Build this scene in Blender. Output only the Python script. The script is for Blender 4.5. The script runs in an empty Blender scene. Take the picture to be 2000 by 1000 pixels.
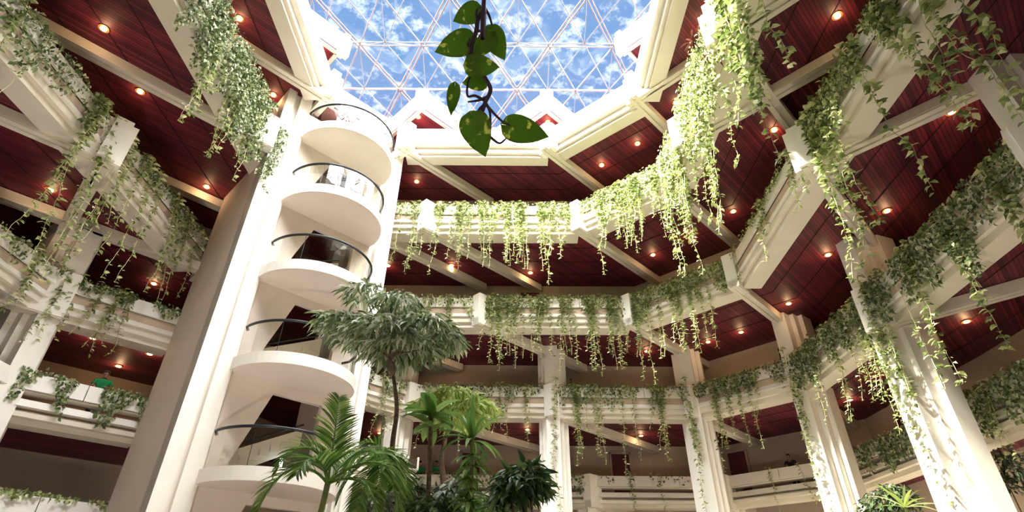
import bpy, math, random
import numpy as np
from mathutils import Vector, Matrix, noise
from mathutils.geometry import tessellate_polygon

C = bpy.context.scene
COL = C.collection
R = math.radians
EY = 1.6                       # eye height above the atrium floor

# ------------------------------------------------------------------ camera
cd = bpy.data.cameras.new('camera'); cam = bpy.data.objects.new('camera', cd); COL.objects.link(cam)
cd.sensor_width = 36; cd.lens = 1081.5 / 2000 * 36; cd.clip_start = 0.05; cd.clip_end = 500
PITCH, ROLL = R(33.556), R(0.4374)
cam.matrix_world = Matrix.Translation((0, 0, EY)) @ Matrix.Rotation(PITCH + math.pi / 2, 4, 'X') @ Matrix.Rotation(ROLL, 4, 'Z')
C.camera = cam

# ------------------------------------------------------------------ sky, sun, exposure
C.view_settings.view_transform = 'Standard'; C.view_settings.look = 'None'
C.view_settings.gamma = 1; C.view_settings.use_curve_mapping = False
C.view_settings.exposure = 0.92
C.cycles.use_denoising = True
C.cycles.max_bounces = 7; C.cycles.diffuse_bounces = 5; C.cycles.transparent_max_bounces = 12
C.cycles.sample_clamp_indirect = 6
w = bpy.data.worlds.new('sky'); C.world = w; w.use_nodes = True
nt = w.node_tree; nt.nodes.clear()
def wn(t, **k):
    n = nt.nodes.new(t)
    for a, b in k.items(): setattr(n, a, b)
    return n
tc = wn('ShaderNodeTexCoord'); mp = wn('ShaderNodeMapping'); mp.inputs['Scale'].default_value = (1.6, 1.6, 1.6)
nz = wn('ShaderNodeTexNoise'); nz.inputs['Scale'].default_value = 3.2; nz.inputs['Detail'].default_value = 8; nz.inputs['Roughness'].default_value = .62
rp = wn('ShaderNodeValToRGB'); rp.color_ramp.elements[0].position = .52; rp.color_ramp.elements[1].position = 1.0
rp.color_ramp.elements[0].color = (.125, .23, .425, 1); rp.color_ramp.elements[1].color = (.21, .32, .43, 1)
bg = wn('ShaderNodeBackground'); bg.inputs['Strength'].default_value = 1.0; wo = wn('ShaderNodeOutputWorld')
nt.links.new(tc.outputs['Generated'], mp.inputs['Vector']); nt.links.new(mp.outputs[0], nz.inputs['Vector'])
nt.links.new(nz.outputs['Fac'], rp.inputs['Fac']); nt.links.new(rp.outputs['Color'], bg.inputs['Color']); nt.links.new(bg.outputs[0], wo.inputs[0])

def sun(name, d, energy, angle, col):
    l = bpy.data.lights.new(name, 'SUN'); l.energy = energy; l.angle = R(angle); l.color = col
    o = bpy.data.objects.new(name, l); COL.objects.link(o); o.location = (-20, -8, 60)
    o.rotation_euler = Vector(d).to_track_quat('-Z', 'Y').to_euler(); return o
sun('sun', (.60, .34, -.72), 26, 3.0, (1, .92, .74))
sun('daylight', (.05, .12, -1), 9.0, 110, (1, .97, .93))
sun('fill_sun_low', (.12, .80, -.62), 15.0, 60, (1, .97, .92))  # extra soft sun added as fill to brighten the back balcony fronts
sun('fill_sun_side', (-.75, .25, -.6), 11.0, 60, (1, .96, .92))        # second added fill sun, lifts the left-hand fronts
FILL = 180  # strength of the added fill lamps on the floor

# ------------------------------------------------------------------ materials
def mat(name, col, rough=.6, metal=0, spec=.4, noise_amt=0, noise_scale=3, emit=None, trans=0, bump=0):
    m = bpy.data.materials.new(name); m.use_nodes = True; t = m.node_tree; b = t.nodes['Principled BSDF']
    b.inputs['Base Color'].default_value = (*col, 1); b.inputs['Roughness'].default_value = rough
    b.inputs['Metallic'].default_value = metal; b.inputs['Specular IOR Level'].default_value = spec
    if emit: b.inputs['Emission Color'].default_value = (*emit[0], 1); b.inputs['Emission Strength'].default_value = emit[1]
    if noise_amt or bump:
        g = t.nodes.new('ShaderNodeNewGeometry'); n = t.nodes.new('ShaderNodeTexNoise'); n.inputs['Scale'].default_value = noise_scale; n.inputs['Detail'].default_value = 6
        t.links.new(g.outputs['Position'], n.inputs['Vector'])
        if noise_amt:
            r = t.nodes.new('ShaderNodeValToRGB'); r.color_ramp.elements[0].position = .3; r.color_ramp.elements[1].position = .7
            r.color_ramp.elements[0].color = (*[c * (1 - noise_amt) for c in col], 1); r.color_ramp.elements[1].color = (*[min(1, c * (1 + noise_amt * .4)) for c in col], 1)
            t.links.new(n.outputs['Fac'], r.inputs['Fac']); t.links.new(r.outputs['Color'], b.inputs['Base Color'])
        if bump:
            bp = t.nodes.new('ShaderNodeBump'); bp.inputs['Strength'].default_value = bump; bp.inputs['Distance'].default_value = .05
            t.links.new(n.outputs['Fac'], bp.inputs['Height']); t.links.new(bp.outputs[0], b.inputs['Normal'])
    return m
def leafmat(name, dark, light, tip, transl=.25, stripe=None):
    m = bpy.data.materials.new(name); m.use_nodes = True; t = m.node_tree; t.nodes.clear()
    out = t.nodes.new('ShaderNodeOutputMaterial'); g = t.nodes.new('ShaderNodeNewGeometry'); r = t.nodes.new('ShaderNodeValToRGB')
    e = r.color_ramp.elements; e[0].position = 0; e[0].color = (*dark, 1); e[1].position = 1; e[1].color = (*tip, 1)
    k = e.new(.55); k.color = (*light, 1)
    t.links.new(g.outputs['Random Per Island'], r.inputs['Fac']); src = r.outputs['Color']
    if stripe:
        n = t.nodes.new('ShaderNodeTexNoise'); n.inputs['Scale'].default_value = stripe[1]; n.inputs['Detail'].default_value = 3
        t.links.new(g.outputs['Position'], n.inputs['Vector'])
        r2 = t.nodes.new('ShaderNodeValToRGB'); r2.color_ramp.elements[0].position = stripe[2]; r2.color_ramp.elements[1].position = stripe[2] + .05
        r2.color_ramp.elements[0].color = (0, 0, 0, 1); r2.color_ramp.elements[1].color = (1, 1, 1, 1)
        t.links.new(n.outputs['Fac'], r2.inputs['Fac'])
        mx = t.nodes.new('ShaderNodeMixRGB'); mx.inputs['Color2'].default_value = (*stripe[0], 1)
        t.links.new(r2.outputs['Color'], mx.inputs['Fac']); t.links.new(src, mx.inputs['Color1']); src = mx.outputs['Color']
    p = t.nodes.new('ShaderNodeBsdfPrincipled'); p.inputs['Roughness'].default_value = .45; p.inputs['Specular IOR Level'].default_value = .45
    tr = t.nodes.new('ShaderNodeBsdfTranslucent'); ms = t.nodes.new('ShaderNodeMixShader'); ms.inputs['Fac'].default_value = transl
    t.links.new(src, p.inputs['Base Color']); t.links.new(src, tr.inputs['Color'])
    t.links.new(p.outputs[0], ms.inputs[1]); t.links.new(tr.outputs[0], ms.inputs[2]); t.links.new(ms.outputs[0], out.inputs[0])
    return m
def glassmat(name, tint, refl, haze=0.0):
    m = bpy.data.materials.new(name); m.use_nodes = True; t = m.node_tree; t.nodes.clear()
    out = t.nodes.new('ShaderNodeOutputMaterial'); a = t.nodes.new('ShaderNodeBsdfTransparent'); a.inputs[0].default_value = (*tint, 1)
    g = t.nodes.new('ShaderNodeBsdfGlossy'); g.inputs['Roughness'].default_value = .02
    f = t.nodes.new('ShaderNodeLayerWeight'); f.inputs[0].default_value = .25
    mu = t.nodes.new('ShaderNodeMath'); mu.operation = 'MULTIPLY'; mu.inputs[1].default_value = refl
    ms = t.nodes.new('ShaderNodeMixShader'); t.links.new(f.outputs['Facing'], mu.inputs[0]); t.links.new(mu.outputs[0], ms.inputs['Fac'])
    t.links.new(a.outputs[0], ms.inputs[1]); t.links.new(g.outputs[0], ms.inputs[2]); src = ms
    if haze:
        d = t.nodes.new('ShaderNodeBsdfTranslucent'); d.inputs[0].default_value = (.9, .9, .8, 1)
        n = t.nodes.new('ShaderNodeTexNoise'); n.inputs['Scale'].default_value = .9; n.inputs['Detail'].default_value = 9; n.inputs['Roughness'].default_value = .7
        ge = t.nodes.new('ShaderNodeNewGeometry'); t.links.new(ge.outputs['Position'], n.inputs['Vector'])
        r = t.nodes.new('ShaderNodeValToRGB'); r.color_ramp.elements[0].position = .5; r.color_ramp.elements[1].position = .75
        r.color_ramp.elements[0].color = (0, 0, 0, 1); r.color_ramp.elements[1].color = (haze, haze, haze, 1)
        t.links.new(n.outputs['Fac'], r.inputs['Fac']); m2 = t.nodes.new('ShaderNodeMixShader')
        t.links.new(r.outputs['Color'], m2.inputs['Fac']); t.links.new(ms.outputs[0], m2.inputs[1]); t.links.new(d.outputs[0], m2.inputs[2]); src = m2
    t.links.new(src.outputs[0], out.inputs[0]); return m
def slatmat(name):
    """red-brown boards, all laid at 45 degrees to the long balcony, with fine dark gaps and darker boards"""
    m = bpy.data.materials.new(name); m.use_nodes = True; t = m.node_tree; b = t.nodes['Principled BSDF']; b.inputs['Roughness'].default_value = .55
    g = t.nodes.new('ShaderNodeNewGeometry'); s = t.nodes.new('ShaderNodeVectorMath'); s.operation = 'DOT_PRODUCT'; s.inputs[1].default_value = (.7071, -.7071, 0)
    t.links.new(g.outputs['Position'], s.inputs[0])
    def M(op, a, v):
        n = t.nodes.new('ShaderNodeMath'); n.operation = op; t.links.new(a, n.inputs[0])
        if v is not None: n.inputs[1].default_value = v
        return n.outputs[0]
    u = M('MULTIPLY', s.outputs['Value'], 9.5); fl = M('FLOOR', u, None); fr = M('FRACT', u, None)
    wn_ = t.nodes.new('ShaderNodeTexWhiteNoise'); wn_.noise_dimensions = '1D'; t.links.new(fl, wn_.inputs['W'])
    r = t.nodes.new('ShaderNodeValToRGB'); e = r.color_ramp.elements
    e[0].color = (.085, .007, .022, 1); e[1].color = (.23, .026, .038, 1); e[1].position = .9
    t.links.new(wn_.outputs['Value'], r.inputs['Fac'])
    gp = M('GREATER_THAN', fr, .2)
    mx = t.nodes.new('ShaderNodeMixRGB'); mx.blend_type = 'MULTIPLY'; mx.inputs['Fac'].default_value = .75
    t.links.new(r.outputs['Color'], mx.inputs['Color1']); t.links.new(gp, mx.inputs['Color2'])
    n = t.nodes.new('ShaderNodeTexNoise'); n.inputs['Scale'].default_value = .7; t.links.new(g.outputs['Position'], n.inputs['Vector'])
    r3 = t.nodes.new('ShaderNodeValToRGB'); r3.color_ramp.elements[0].color = (.6, .55, .7, 1); r3.color_ramp.elements[0].position = .35; r3.color_ramp.elements[1].color = (1, 1, 1, 1); r3.color_ramp.elements[1].position = .65
    t.links.new(n.outputs['Fac'], r3.inputs['Fac']); m3 = t.nodes.new('ShaderNodeMixRGB'); m3.blend_type = 'MULTIPLY'; m3.inputs['Fac'].default_value = 1
    t.links.new(mx.outputs['Color'], m3.inputs['Color1']); t.links.new(r3.outputs['Color'], m3.inputs['Color2'])
    t.links.new(m3.outputs['Color'], b.inputs['Base Color']); return m

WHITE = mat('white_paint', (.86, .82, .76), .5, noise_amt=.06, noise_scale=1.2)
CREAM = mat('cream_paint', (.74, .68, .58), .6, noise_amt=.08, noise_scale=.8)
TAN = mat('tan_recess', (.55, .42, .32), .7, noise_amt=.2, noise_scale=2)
BROWNW = mat('brown_plaster', (.50, .41, .33), .8, noise_amt=.12, noise_scale=.6)
TOWERW = mat('tower_plaster', (.70, .61, .55), .75, noise_amt=.06, noise_scale=.7)
SLAT = slatmat('red_boards')
SEAM = mat('dark_seam', (.03, .006, .006), .8)
DOORM = mat('maroon_door', (.10, .015, .02), .5)
FLOORM = mat('stone_floor', (.46, .42, .36), .35, noise_amt=.2, noise_scale=2)
SOIL = mat('soil', (.06, .04, .025), .9, bump=.6, noise_scale=20)
BARK = mat('bark', (.20, .14, .10), .85, noise_amt=.5, noise_scale=14, bump=.5)
STEM = mat('green_stem', (.28, .32, .12), .6, noise_amt=.3, noise_scale=10)
BARE = mat('bare_stem', (.48, .42, .24), .7)
POTSTEM = mat('purple_stem', (.055, .03, .06), .5)
HANDRAIL = mat('black_handrail', (.02, .02, .025), .3)
MULL = mat('skylight_bar', (.17, .16, .18), .45, metal=.1)
MULLT = mat('skylight_beam', (.14, .12, .14), .5)
BULB = mat('warm_bulb', (1, .8, .5), .4, emit=((1, .62, .25), 14))
TUBE = mat('cool_tube', (1, 1, 1), .4, emit=((.8, .9, 1), 6))
BRASS = mat('brass_ring', (.55, .30, .12), .35, metal=.8)
GLASS = glassmat('clear_glass', (.95, .96, .94), .35)
ROOFGLASS = glassmat('roof_glass', (.97, .99, 1), .08, haze=.035)
VINE = leafmat('vine_leaf', (.08, .13, .035), (.36, .42, .15), (.78, .78, .48), .3)
VINE_SHADE = leafmat('shaded_vine_leaf', (.05, .085, .03), (.17, .23, .08), (.6, .6, .4), .25)  # darker vine leaf with the shade of left and lower fronts painted in
TREEL = leafmat('variegated_leaflet', (.07, .14, .05), (.34, .42, .20), (.85, .85, .74), .25)
LIMEL = leafmat('lime_leaflet', (.20, .32, .05), (.5, .62, .15), (.8, .85, .45), .35)
PALML = leafmat('palm_leaflet', (.06, .15, .03), (.20, .38, .07), (.5, .68, .2), .3)
DRACL = leafmat('corn_plant_leaf', (.05, .14, .03), (.18, .34, .07), (.42, .58, .2), .3)
DARKL = leafmat('dark_leaf', (.02, .06, .02), (.09, .17, .05), (.26, .36, .14), .2)
GREYL = leafmat('grey_variegated_leaf', (.07, .12, .06), (.34, .38, .27), (.8, .8, .7), .2)
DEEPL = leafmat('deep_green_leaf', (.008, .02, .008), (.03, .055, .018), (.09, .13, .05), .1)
REDL = leafmat('dark_red_leaf', (.06, .01, .015), (.14, .03, .03), (.3, .12, .06), .15)
POTH = leafmat('pothos_leaf', (.10, .22, .025), (.17, .33, .04), (.28, .44, .07), .6, stripe=((.75, .78, .25), 24, .60))
SKIN = mat('skin', (.28, .15, .09), .5); HAIR = mat('black_hair', (.012, .01, .01), .5); SHIRT = mat('green_shirt', (.02, .30, .10), .8)
TROUS = mat('dark_trousers', (.03, .03, .04), .8); EYEW = mat('eye', (.7, .68, .65), .3); DARKSH = mat('dark_shirt', (.03, .025, .03), .8); LIP = mat('lips', (.2, .07, .06), .5)

# ------------------------------------------------------------------ mesh helpers (all shapes are given in world coordinates)
class MB:
    def __init__(s): s.v = []; s.f = []
    def add(s, vs, fs):
        k = len(s.v); s.v += [tuple(p) for p in vs]; s.f += [tuple(i + k for i in f) for f in fs]; return s
    def hexa(s, p):      # 8 points: bottom loop, top loop
        return s.add(p, [(3, 2, 1, 0), (4, 5, 6, 7), (0, 1, 5, 4), (1, 2, 6, 5), (2, 3, 7, 6), (3, 0, 4, 7)])
    def box(s, c, ax, hx, hy, z0, z1):      # ax: unit plan direction; hx half length along it, hy half width across
        a = Vector((ax[0], ax[1])).normalized(); b = Vector((-a.y, a.x)); c = Vector(c[:2])
        q = [c - a * hx - b * hy, c + a * hx - b * hy, c + a * hx + b * hy, c - a * hx + b * hy]
        return s.hexa([(p.x, p.y, z0) for p in q] + [(p.x, p.y, z1) for p in q])
    def strip(s, P, Q, n, d0, d1, z0, z1):  # a bar from P to Q whose section spans d0..d1 along n
        P, Q, n = Vector(P), Vector(Q), Vector(n)
        q = [P + n * d0, Q + n * d0, Q + n * d1, P + n * d1]
        return s.hexa([(p.x, p.y, z0) for p in q] + [(p.x, p.y, z1) for p in q])
    def prism(s, outer, inner, z0, z1):
        loops = [[Vector((p[0], p[1], 0)) for p in outer]] + ([[Vector((p[0], p[1], 0)) for p in inner]] if inner else [])
        tri = tessellate_polygon(loops); flat = [p for l in loops for p in l]; n = len(flat)
        vs = [(p.x, p.y, z0) for p in flat] + [(p.x, p.y, z1) for p in flat]
        fs = [tuple(t) for t in tri] + [tuple(i + n for i in t) for t in tri]; k = 0
        for l in loops:
            m = len(l); fs += [(k + i, k + (i + 1) % m, k + (i + 1) % m + n, k + i + n) for i in range(m)]; k += m
        return s.add(vs, fs)
    def tube(s, pts, rad, seg=8, cap=True):
        pts = [Vector(p) for p in pts]; n = len(pts); rad = rad if hasattr(rad, '__len__') else [rad] * n
        vs = []; up = Vector((0, 0, 1)); pu = None
        for i, p in enumerate(pts):
            t = (pts[min(i + 1, n - 1)] - pts[max(i - 1, 0)]).normalized()
            if pu is None: pu = (up if abs(t.z) < .9 else Vector((1, 0, 0)))
            a = (pu - t * pu.dot(t)).normalized(); b = t.cross(a); pu = a
            vs += [p + (a * math.cos(2 * math.pi * j / seg) + b * math.sin(2 * math.pi * j / seg)) * rad[i] for j in range(seg)]
        fs = [(i * seg + j, i * seg + (j + 1) % seg, (i + 1) * seg + (j + 1) % seg, (i + 1) * seg + j) for i in range(n - 1) for j in range(seg)]
        if cap: fs += [tuple(range(seg))[::-1], tuple((n - 1) * seg + j for j in range(seg))]
        return s.add(vs, fs)
    def disc(s, c, r0, r1, z0, z1, seg=20):   # truncated cone
        vs = [(c[0] + r0 * math.cos(2 * math.pi * j / seg), c[1] + r0 * math.sin(2 * math.pi * j / seg), z0) for j in range(seg)]
        vs += [(c[0] + r1 * math.cos(2 * math.pi * j / seg), c[1] + r1 * math.sin(2 * math.pi * j / seg), z1) for j in range(seg)]
        return s.add(vs, [(j, (j + 1) % seg, seg + (j + 1) % seg, seg + j) for j in range(seg)] + [tuple(range(seg))[::-1], tuple(range(seg, 2 * seg))])
    def ball(s, c, rx, ry, rz, seg=12, ring=8):
        vs = [(c[0], c[1], c[2] - rz)]
        for i in range(1, ring):
            a = math.pi * i / ring - math.pi / 2
            vs += [(c[0] + rx * math.cos(a) * math.cos(2 * math.pi * j / seg), c[1] + ry * math.cos(a) * math.sin(2 * math.pi * j / seg), c[2] + rz * math.sin(a)) for j in range(seg)]
        vs.append((c[0], c[1], c[2] + rz)); L = len(vs) - 1
        fs = [(0, 1 + (j + 1) % seg, 1 + j) for j in range(seg)] + [(L, L - seg + j, L - seg + (j + 1) % seg) for j in range(seg)]
        fs += [(1 + i * seg + j, 1 + i * seg + (j + 1) % seg, 1 + (i + 1) * seg + (j + 1) % seg, 1 + (i + 1) * seg + j) for i in range(ring - 2) for j in range(seg)]
        return s.add(vs, fs)

def origin(o):
    return o.location.copy() if o and o.parent is None else (origin(o.parent) + o.location if o else Vector())
def link(name, me, m, parent=None, base=None):
    o = bpy.data.objects.new(name, me); COL.objects.link(o)
    if m: me.materials.append(m)
    if parent: o.parent = parent
    if base is not None: o.location = base
    return o
def obj(name, mb, m, parent=None, base=None, smooth=False, bevel=0):
    org = Vector(base) if base is not None else (origin(parent) if parent else Vector())
    me = bpy.data.meshes.new(name); me.from_pydata([(x - org[0], y - org[1], z - org[2]) for x, y, z in mb.v], [], mb.f)
    import bmesh as bm_
    b = bm_.new(); b.from_mesh(me); bm_.ops.recalc_face_normals(b, faces=b.faces); b.to_mesh(me); b.free()
    if smooth: me.shade_smooth()
    o = link(name, me, m, parent, base)
    if bevel:
        bv = o.modifiers.new('bevel', 'BEVEL'); bv.width = bevel; bv.segments = 2; bv.limit_method = 'ANGLE'
    return o
def tag(o, label=None, cat=None, group=None, kind=None):
    for k, v in (('label', label), ('category', cat), ('group', group), ('kind', kind)):
        if v: o[k] = v
    return o
def thing(name, label, cat, loc, group=None):
    o = bpy.data.objects.new(name, None); COL.objects.link(o); o.location = loc; o.empty_display_size = .3
    return tag(o, label, cat, group)
def struct(name, mb, m, parent=None, **k):
    o = obj(name, mb, m, parent, **k)
    if not parent: o['kind'] = 'structure'
    return o

# where a pixel of the photograph meets a horizontal plane (used for measuring the building from it)
F = 1081.5
def ray(u, v):
    x, y = u - 1000, 500 - v; c, s = math.cos(-ROLL), math.sin(-ROLL); x, y = (c * x + s * y) / F, (-s * x + c * y) / F
    return Vector((x, math.cos(PITCH) - y * math.sin(PITCH), math.sin(PITCH) + y * math.cos(PITCH)))
def atz(u, v, z):
    d = ray(u, v); k = (z - EY) / d.z; return Vector((d.x * k, d.y * k, z))
def aty(u, v, y):
    d = ray(u, v); k = y / d.y; return Vector((d.x * k, y, EY + d.z * k))

# ------------------------------------------------------------------ the building's plan
ZP, ZC, ZN, ZM, ZS, ZG = 7.7, 10.9, 14.1, 17.3, 20.71, 23.7      # tops of the balcony fronts, level by level
ZQ = 4.5
DP = 1.43                                                        # depth of a balcony front from its top to the beam's underside
CEN = Vector((-1.35, 11.95))
RING_S = [(-7.6, 8.7), (-7.6, 15.3), (-4.87, 18.18), (1.62, 18.18), (5.04, 15.25), (5.04, 8.7), (1.7, 5.7), (-4.8, 5.7)]
RING_M = [(-9.15, 7.0), (-9.15, 16.55), (-6.3, 19.5), (-3.78, 19.55), (2.93, 19.5), (6.24, 16.65), (6.2, 10.0), (6.2, 7.4), (3.0, 4.4), (-6.0, 4.4)]
RING_N = [(-11.9, 5.0), (-11.9, 11.95), (-11.95, 17.95), (-7.6, 22.3), (-1.4, 22.3), (5.35, 22.25), (8.9, 18.9), (8.72, 12.0), (8.72, 5.3), (5.2, 1.6), (-8.3, 1.6)]
RING_C = [(-14.4, 2.0), (-14.4, 8.9), (-14.35, 15.4), (-4.6, 25.1), (1.93, 25.12), (8.4, 25.15), (11.7, 21.7), (11.75, 16.0), (11.42, 8.75), (11.4, 2.0), (8.2, -1.6), (-10.9, -1.6)]
RING_P = [(-14.4, 2.0), (-14.4, 8.9), (-14.35, 15.4), (-4.6, 25.1), (-5.9, 28.7), (3.9, 28.7), (10.5, 28.7), (14.3, 25.0), (14.45, 18.6), (14.1, 12.2), (14.1, 2.0), (8.2, -1.6), (-10.9, -1.6)]
RING_CW = [(-17.2, 2.0), (-17.2, 16.6), (-8.6, 25.12), (1.93, 25.12)] + RING_C[5:]
RING_PW = [(-17.2, 2.0), (-17.2, 16.6), (-10.6, 23.2), (-8.6, 28.7)] + RING_P[5:]
def offset(ring, d):
    out = []; n = len(ring)
    for i in range(n):
        p0, p1, p2 = Vector(ring[i - 1]), Vector(ring[i]), Vector(ring[(i + 1) % n])
        a, b = (p1 - p0).normalized(), (p2 - p1).normalized()
        na, nb = Vector((-a.y, a.x)), Vector((-b.y, b.x))
        if na.dot(p1 - CEN) < 0: na = -na
        if nb.dot(p1 - CEN) < 0: nb = -nb
        k = 1 + na.dot(nb); out.append(tuple(p1 + (na + nb) * (d / k)))
    return out
A_ = Vector((.7071, .7071)); B_ = Vector((.7071, -.7071))

# floor of the atrium and ground-level surroundings
struct('floor', MB().prism([(-30, -14), (30, -14), (30, 44), (-30, 44)], None, -.3, 0), FLOORM)
# ceilings (boards) with the slab of the level above; walls of the galleries
WOFF = 2.5
levels = [('S', RING_S, ZS, RING_M), ('M', RING_M, ZM, RING_N), ('N', RING_N, ZN, RING_CW), ('C', RING_C, ZC, RING_PW), ('P', RING_P, ZP, RING_PW)]
for nm, ring, zt, nxt in levels:
    zb = zt - DP if nm != 'S' else 19.28
    out = offset(nxt, WOFF + (.25 if nm != 'P' else 6))
    inn = offset(ring, .55)
    struct('ceiling', MB().prism(out, inn, zb + .3, zb + .45), SLAT)
    # seams of the board panels, parallel to the balcony edge
    s = MB()
    for d in (1.75, 2.9, 4.05):
        a, b = offset(ring, d), offset(ring, d + .03)
        n = len(ring)
        for i in range(n):
            if (Vector(ring[i]) - Vector(ring[(i + 1) % n])).length > 2.2 and max(ring[i][1], ring[(i + 1) % n][1]) > 6 and (nm != 'C' and nm != 'P' or i > 2):
                j = (i + 1) % n; q = [a[i], a[j], b[j], b[i]]
                s.hexa([(x, y, zb + .285) for x, y in q] + [(x, y, zb + .301) for x, y in q])
    struct('ceiling', s, SEAM)
WN = {'M': 'gallery_m', 'N': 'b'}
def wallring(name, ring, z0, z1, m, skip=()):
    a, b = offset(ring, WOFF), offset(ring, WOFF + .2); n = len(ring)
    for i in range(n):
        if i in skip: continue
        j = (i + 1) % n; q = [a[i], a[j], b[j], b[i]]
        side = 'back' if min(ring[i][1], ring[j][1]) > 19 else 'front' if max(ring[i][1], ring[j][1]) < 6 else 'left' if ring[i][0] < -5 else 'right'
        struct('wall_' + side, MB().hexa([(x, y, z0) for x, y in q] + [(x, y, z1) for x, y in q]), m)
wallring('M', RING_M, ZM - DP + .45, 19.28 + .3, BROWNW)
wallring('N', RING_N, ZN - DP + .45, ZM - DP + .3, BROWNW)
wallring('C', RING_CW, ZC - DP + .45, ZN - DP + .3, BROWNW)
wallring('P', RING_PW, ZP - DP + .45, ZC - DP + .3, BROWNW)
wallring('Q', RING_PW, 0, ZP - DP + .3, BROWNW)

# ------------------------------------------------------------------ balcony fronts
bays = {}
def wherez(z): return z
def parapet(key, P, Q, zt, label, closed=True, mtop=WHITE, planter=True):
    P, Q = Vector(P), Vector(Q); mid = (P + Q) / 2; t = (Q - P).normalized(); n = Vector((-t.y, t.x))
    if n.dot(CEN - mid) < 0: n = -n
    root = thing('balcony_front', label, 'balcony', (mid.x, mid.y, zt - DP), 'white balcony fronts around the atrium')
    L = (Q - P).length; k = max(1, round(L / 2.2)); mb = MB()
    def bar(mb, a, b, prof):      # profile points (distance along n, height) going round
        v = [(a.x + n.x * d, a.y + n.y * d, zt + z) for d, z in prof] + [(b.x + n.x * d, b.y + n.y * d, zt + z) for d, z in prof]; m_ = len(prof)
        mb.add(v, [tuple(range(m_)), tuple(range(m_, 2 * m_))] + [(i, (i + 1) % m_, (i + 1) % m_ + m_, i + m_) for i in range(m_)])
    for i in range(k):
        a, b = P + t * (L * i / k + .012), P + t * (L * (i + 1) / k - .012); bar(mb, a, b, [(-.17, 0), (-.08, 0), (0, -.50), (-.09, -.50)])
    obj('front_panel', mb, WHITE, root)
    if planter:
        obj('planter_trough', MB().strip(P, Q, n, -.62, -.54, zt - .52, zt - .02).strip(P, Q, n, -.62, -.12, zt - .56, zt - .505), CREAM, root)
        obj('soil', MB().strip(P, Q, n, -.535, -.18, zt - .50, zt - .12), SOIL, root)
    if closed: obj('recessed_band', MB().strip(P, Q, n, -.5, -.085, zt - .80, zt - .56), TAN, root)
    mb = MB(); bar(mb, P, Q, [(-.42, -.76), (-.10, -.76), (0.01, -.98), (-.42, -.98)]); obj('lower_rail', mb, WHITE, root)
    mb = MB()
    if closed: bar(mb, P, Q, [(-.85, -.985), (-.10, -.985), (-.10, -1.22), (-.24, -1.225), (-.24, -1.43), (-.95, -1.43)])
    else: mb.strip(P, Q, n, -.75, -.3, zt - 1.1, zt - 1.02).strip(P, Q, n, -.8, -.04, zt - 1.26, zt - 1.12).strip(P, Q, n, -.9, -.26, zt - 1.43, zt - 1.265)
    obj('edge_beam', mb, CREAM, root)
    bays[key] = (P, Q, n, t, zt); return root
LV = {'M': 'top planted level', 'N': 'second planted level from the top', 'C': 'third planted level from the top', 'P': 'fourth level from the top', 'Q': 'lowest visible level', 'S': 'roof opening'}
def ringbays(nm, ring, zt, idx, labs, **k):
    for i, lab in zip(idx, labs):
        parapet(nm + str(i), ring[i], ring[(i + 1) % len(ring)], zt, lab, **k)
ringbays('M', RING_M, ZM, [0, 2, 3, 4, 5, 6],
    ['white balcony front smothered in ivy at upper left, on the highest planted level',
     'white balcony front of the highest planted level, short length just right of the stair tower',
     'straight white balcony front with hanging vines, highest planted level at centre back',
     'slanted sunlit white balcony front of the highest planted level, covered in vines',
     'white balcony front under thick ivy at upper right, highest planted level',
     'white balcony front of the highest planted level leaving the top of the photo at right'])
ringbays('N', RING_N, ZN, [0, 1, 3, 4, 5, 6, 7],
    ['white balcony front at top left corner of the photo, second level down',
     'white balcony front running down to the stair tower wall, second level down on the left',
     'white balcony front behind the tall variegated tree, second level down beside the tower',
     'straight white balcony front at the back with strands above the columns, second level down',
     'brilliantly sunlit slanted balcony front, second level down at right of centre',
     'white balcony front with few vines and long dark groove, second level down on the right',
     'white balcony front rising to the top edge at right, second level down with ivy'])
ringbays('C', RING_C, ZC, [1, 3, 4, 5, 6, 7],
    ['white balcony front at the far left edge, third level down, left of the column',
     'white balcony front between first and second back columns, third level down',
     'white balcony front between second and third back columns, third level down, draped in strands',
     'slanted white balcony front between the two right-hand back columns, third level down',
     'ivy-covered white balcony front reaching up to the big right column, third level down',
     'ivy-covered white balcony front at the right edge beyond the big column, third level down'])
TL0, TL1 = Vector((-11.85, 17.9)), Vector((-8.25, 21.45))
parapet('Ctl', (-14.35, 15.4), TL0, ZC, 'white balcony front between left column and tower wall, third level down')
parapet('Ctr', TL1, (-4.6, 25.1), ZC, 'white balcony front right of the tower behind the tree trunk, third level down')
parapet('Ntl', (-11.95, 17.95), (-11.3, 18.6), ZN, 'short end of white balcony front touching the tower wall, second level down')
parapet('Ptl', (-14.35, 15.4), TL0, ZP, 'white balcony front where a person in green leans, left of the tower', closed=False)
parapet('Ptl0', (-14.4, 8.9), (-14.35, 15.4), ZP, 'white balcony front at the far left edge, fourth level down', closed=False)
parapet('Qtl', (-14.35, 15.6), (-12.1, 18.1), ZQ, 'white planted balcony edge at the bottom left corner of the photo')
parapet('Ptr', TL1, (-4.6, 25.1), ZP, 'white balcony front right of the tower foot, behind the drooping palm')
ringbays('P', RING_P, ZP, [3, 4, 5, 6, 7, 8],
    ['short white balcony front behind the trees where facade turns, fourth level down',
     'white balcony front behind the plants with two people in green, fourth level down',
     'open white balcony front with rails between two back columns, fourth level down',
     'open slanted white balcony front with three rails, lower right of centre, fourth level down',
     'ivy-topped white balcony front left of the big right column foot, fourth level down',
     'ivy-covered white balcony front at the right edge of the photo, fourth level down'], closed=False)
parapet('Nnear', (5.2, 1.6), (-8.3, 1.6), ZN, 'white balcony front above the viewer, outside the photo')

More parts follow.
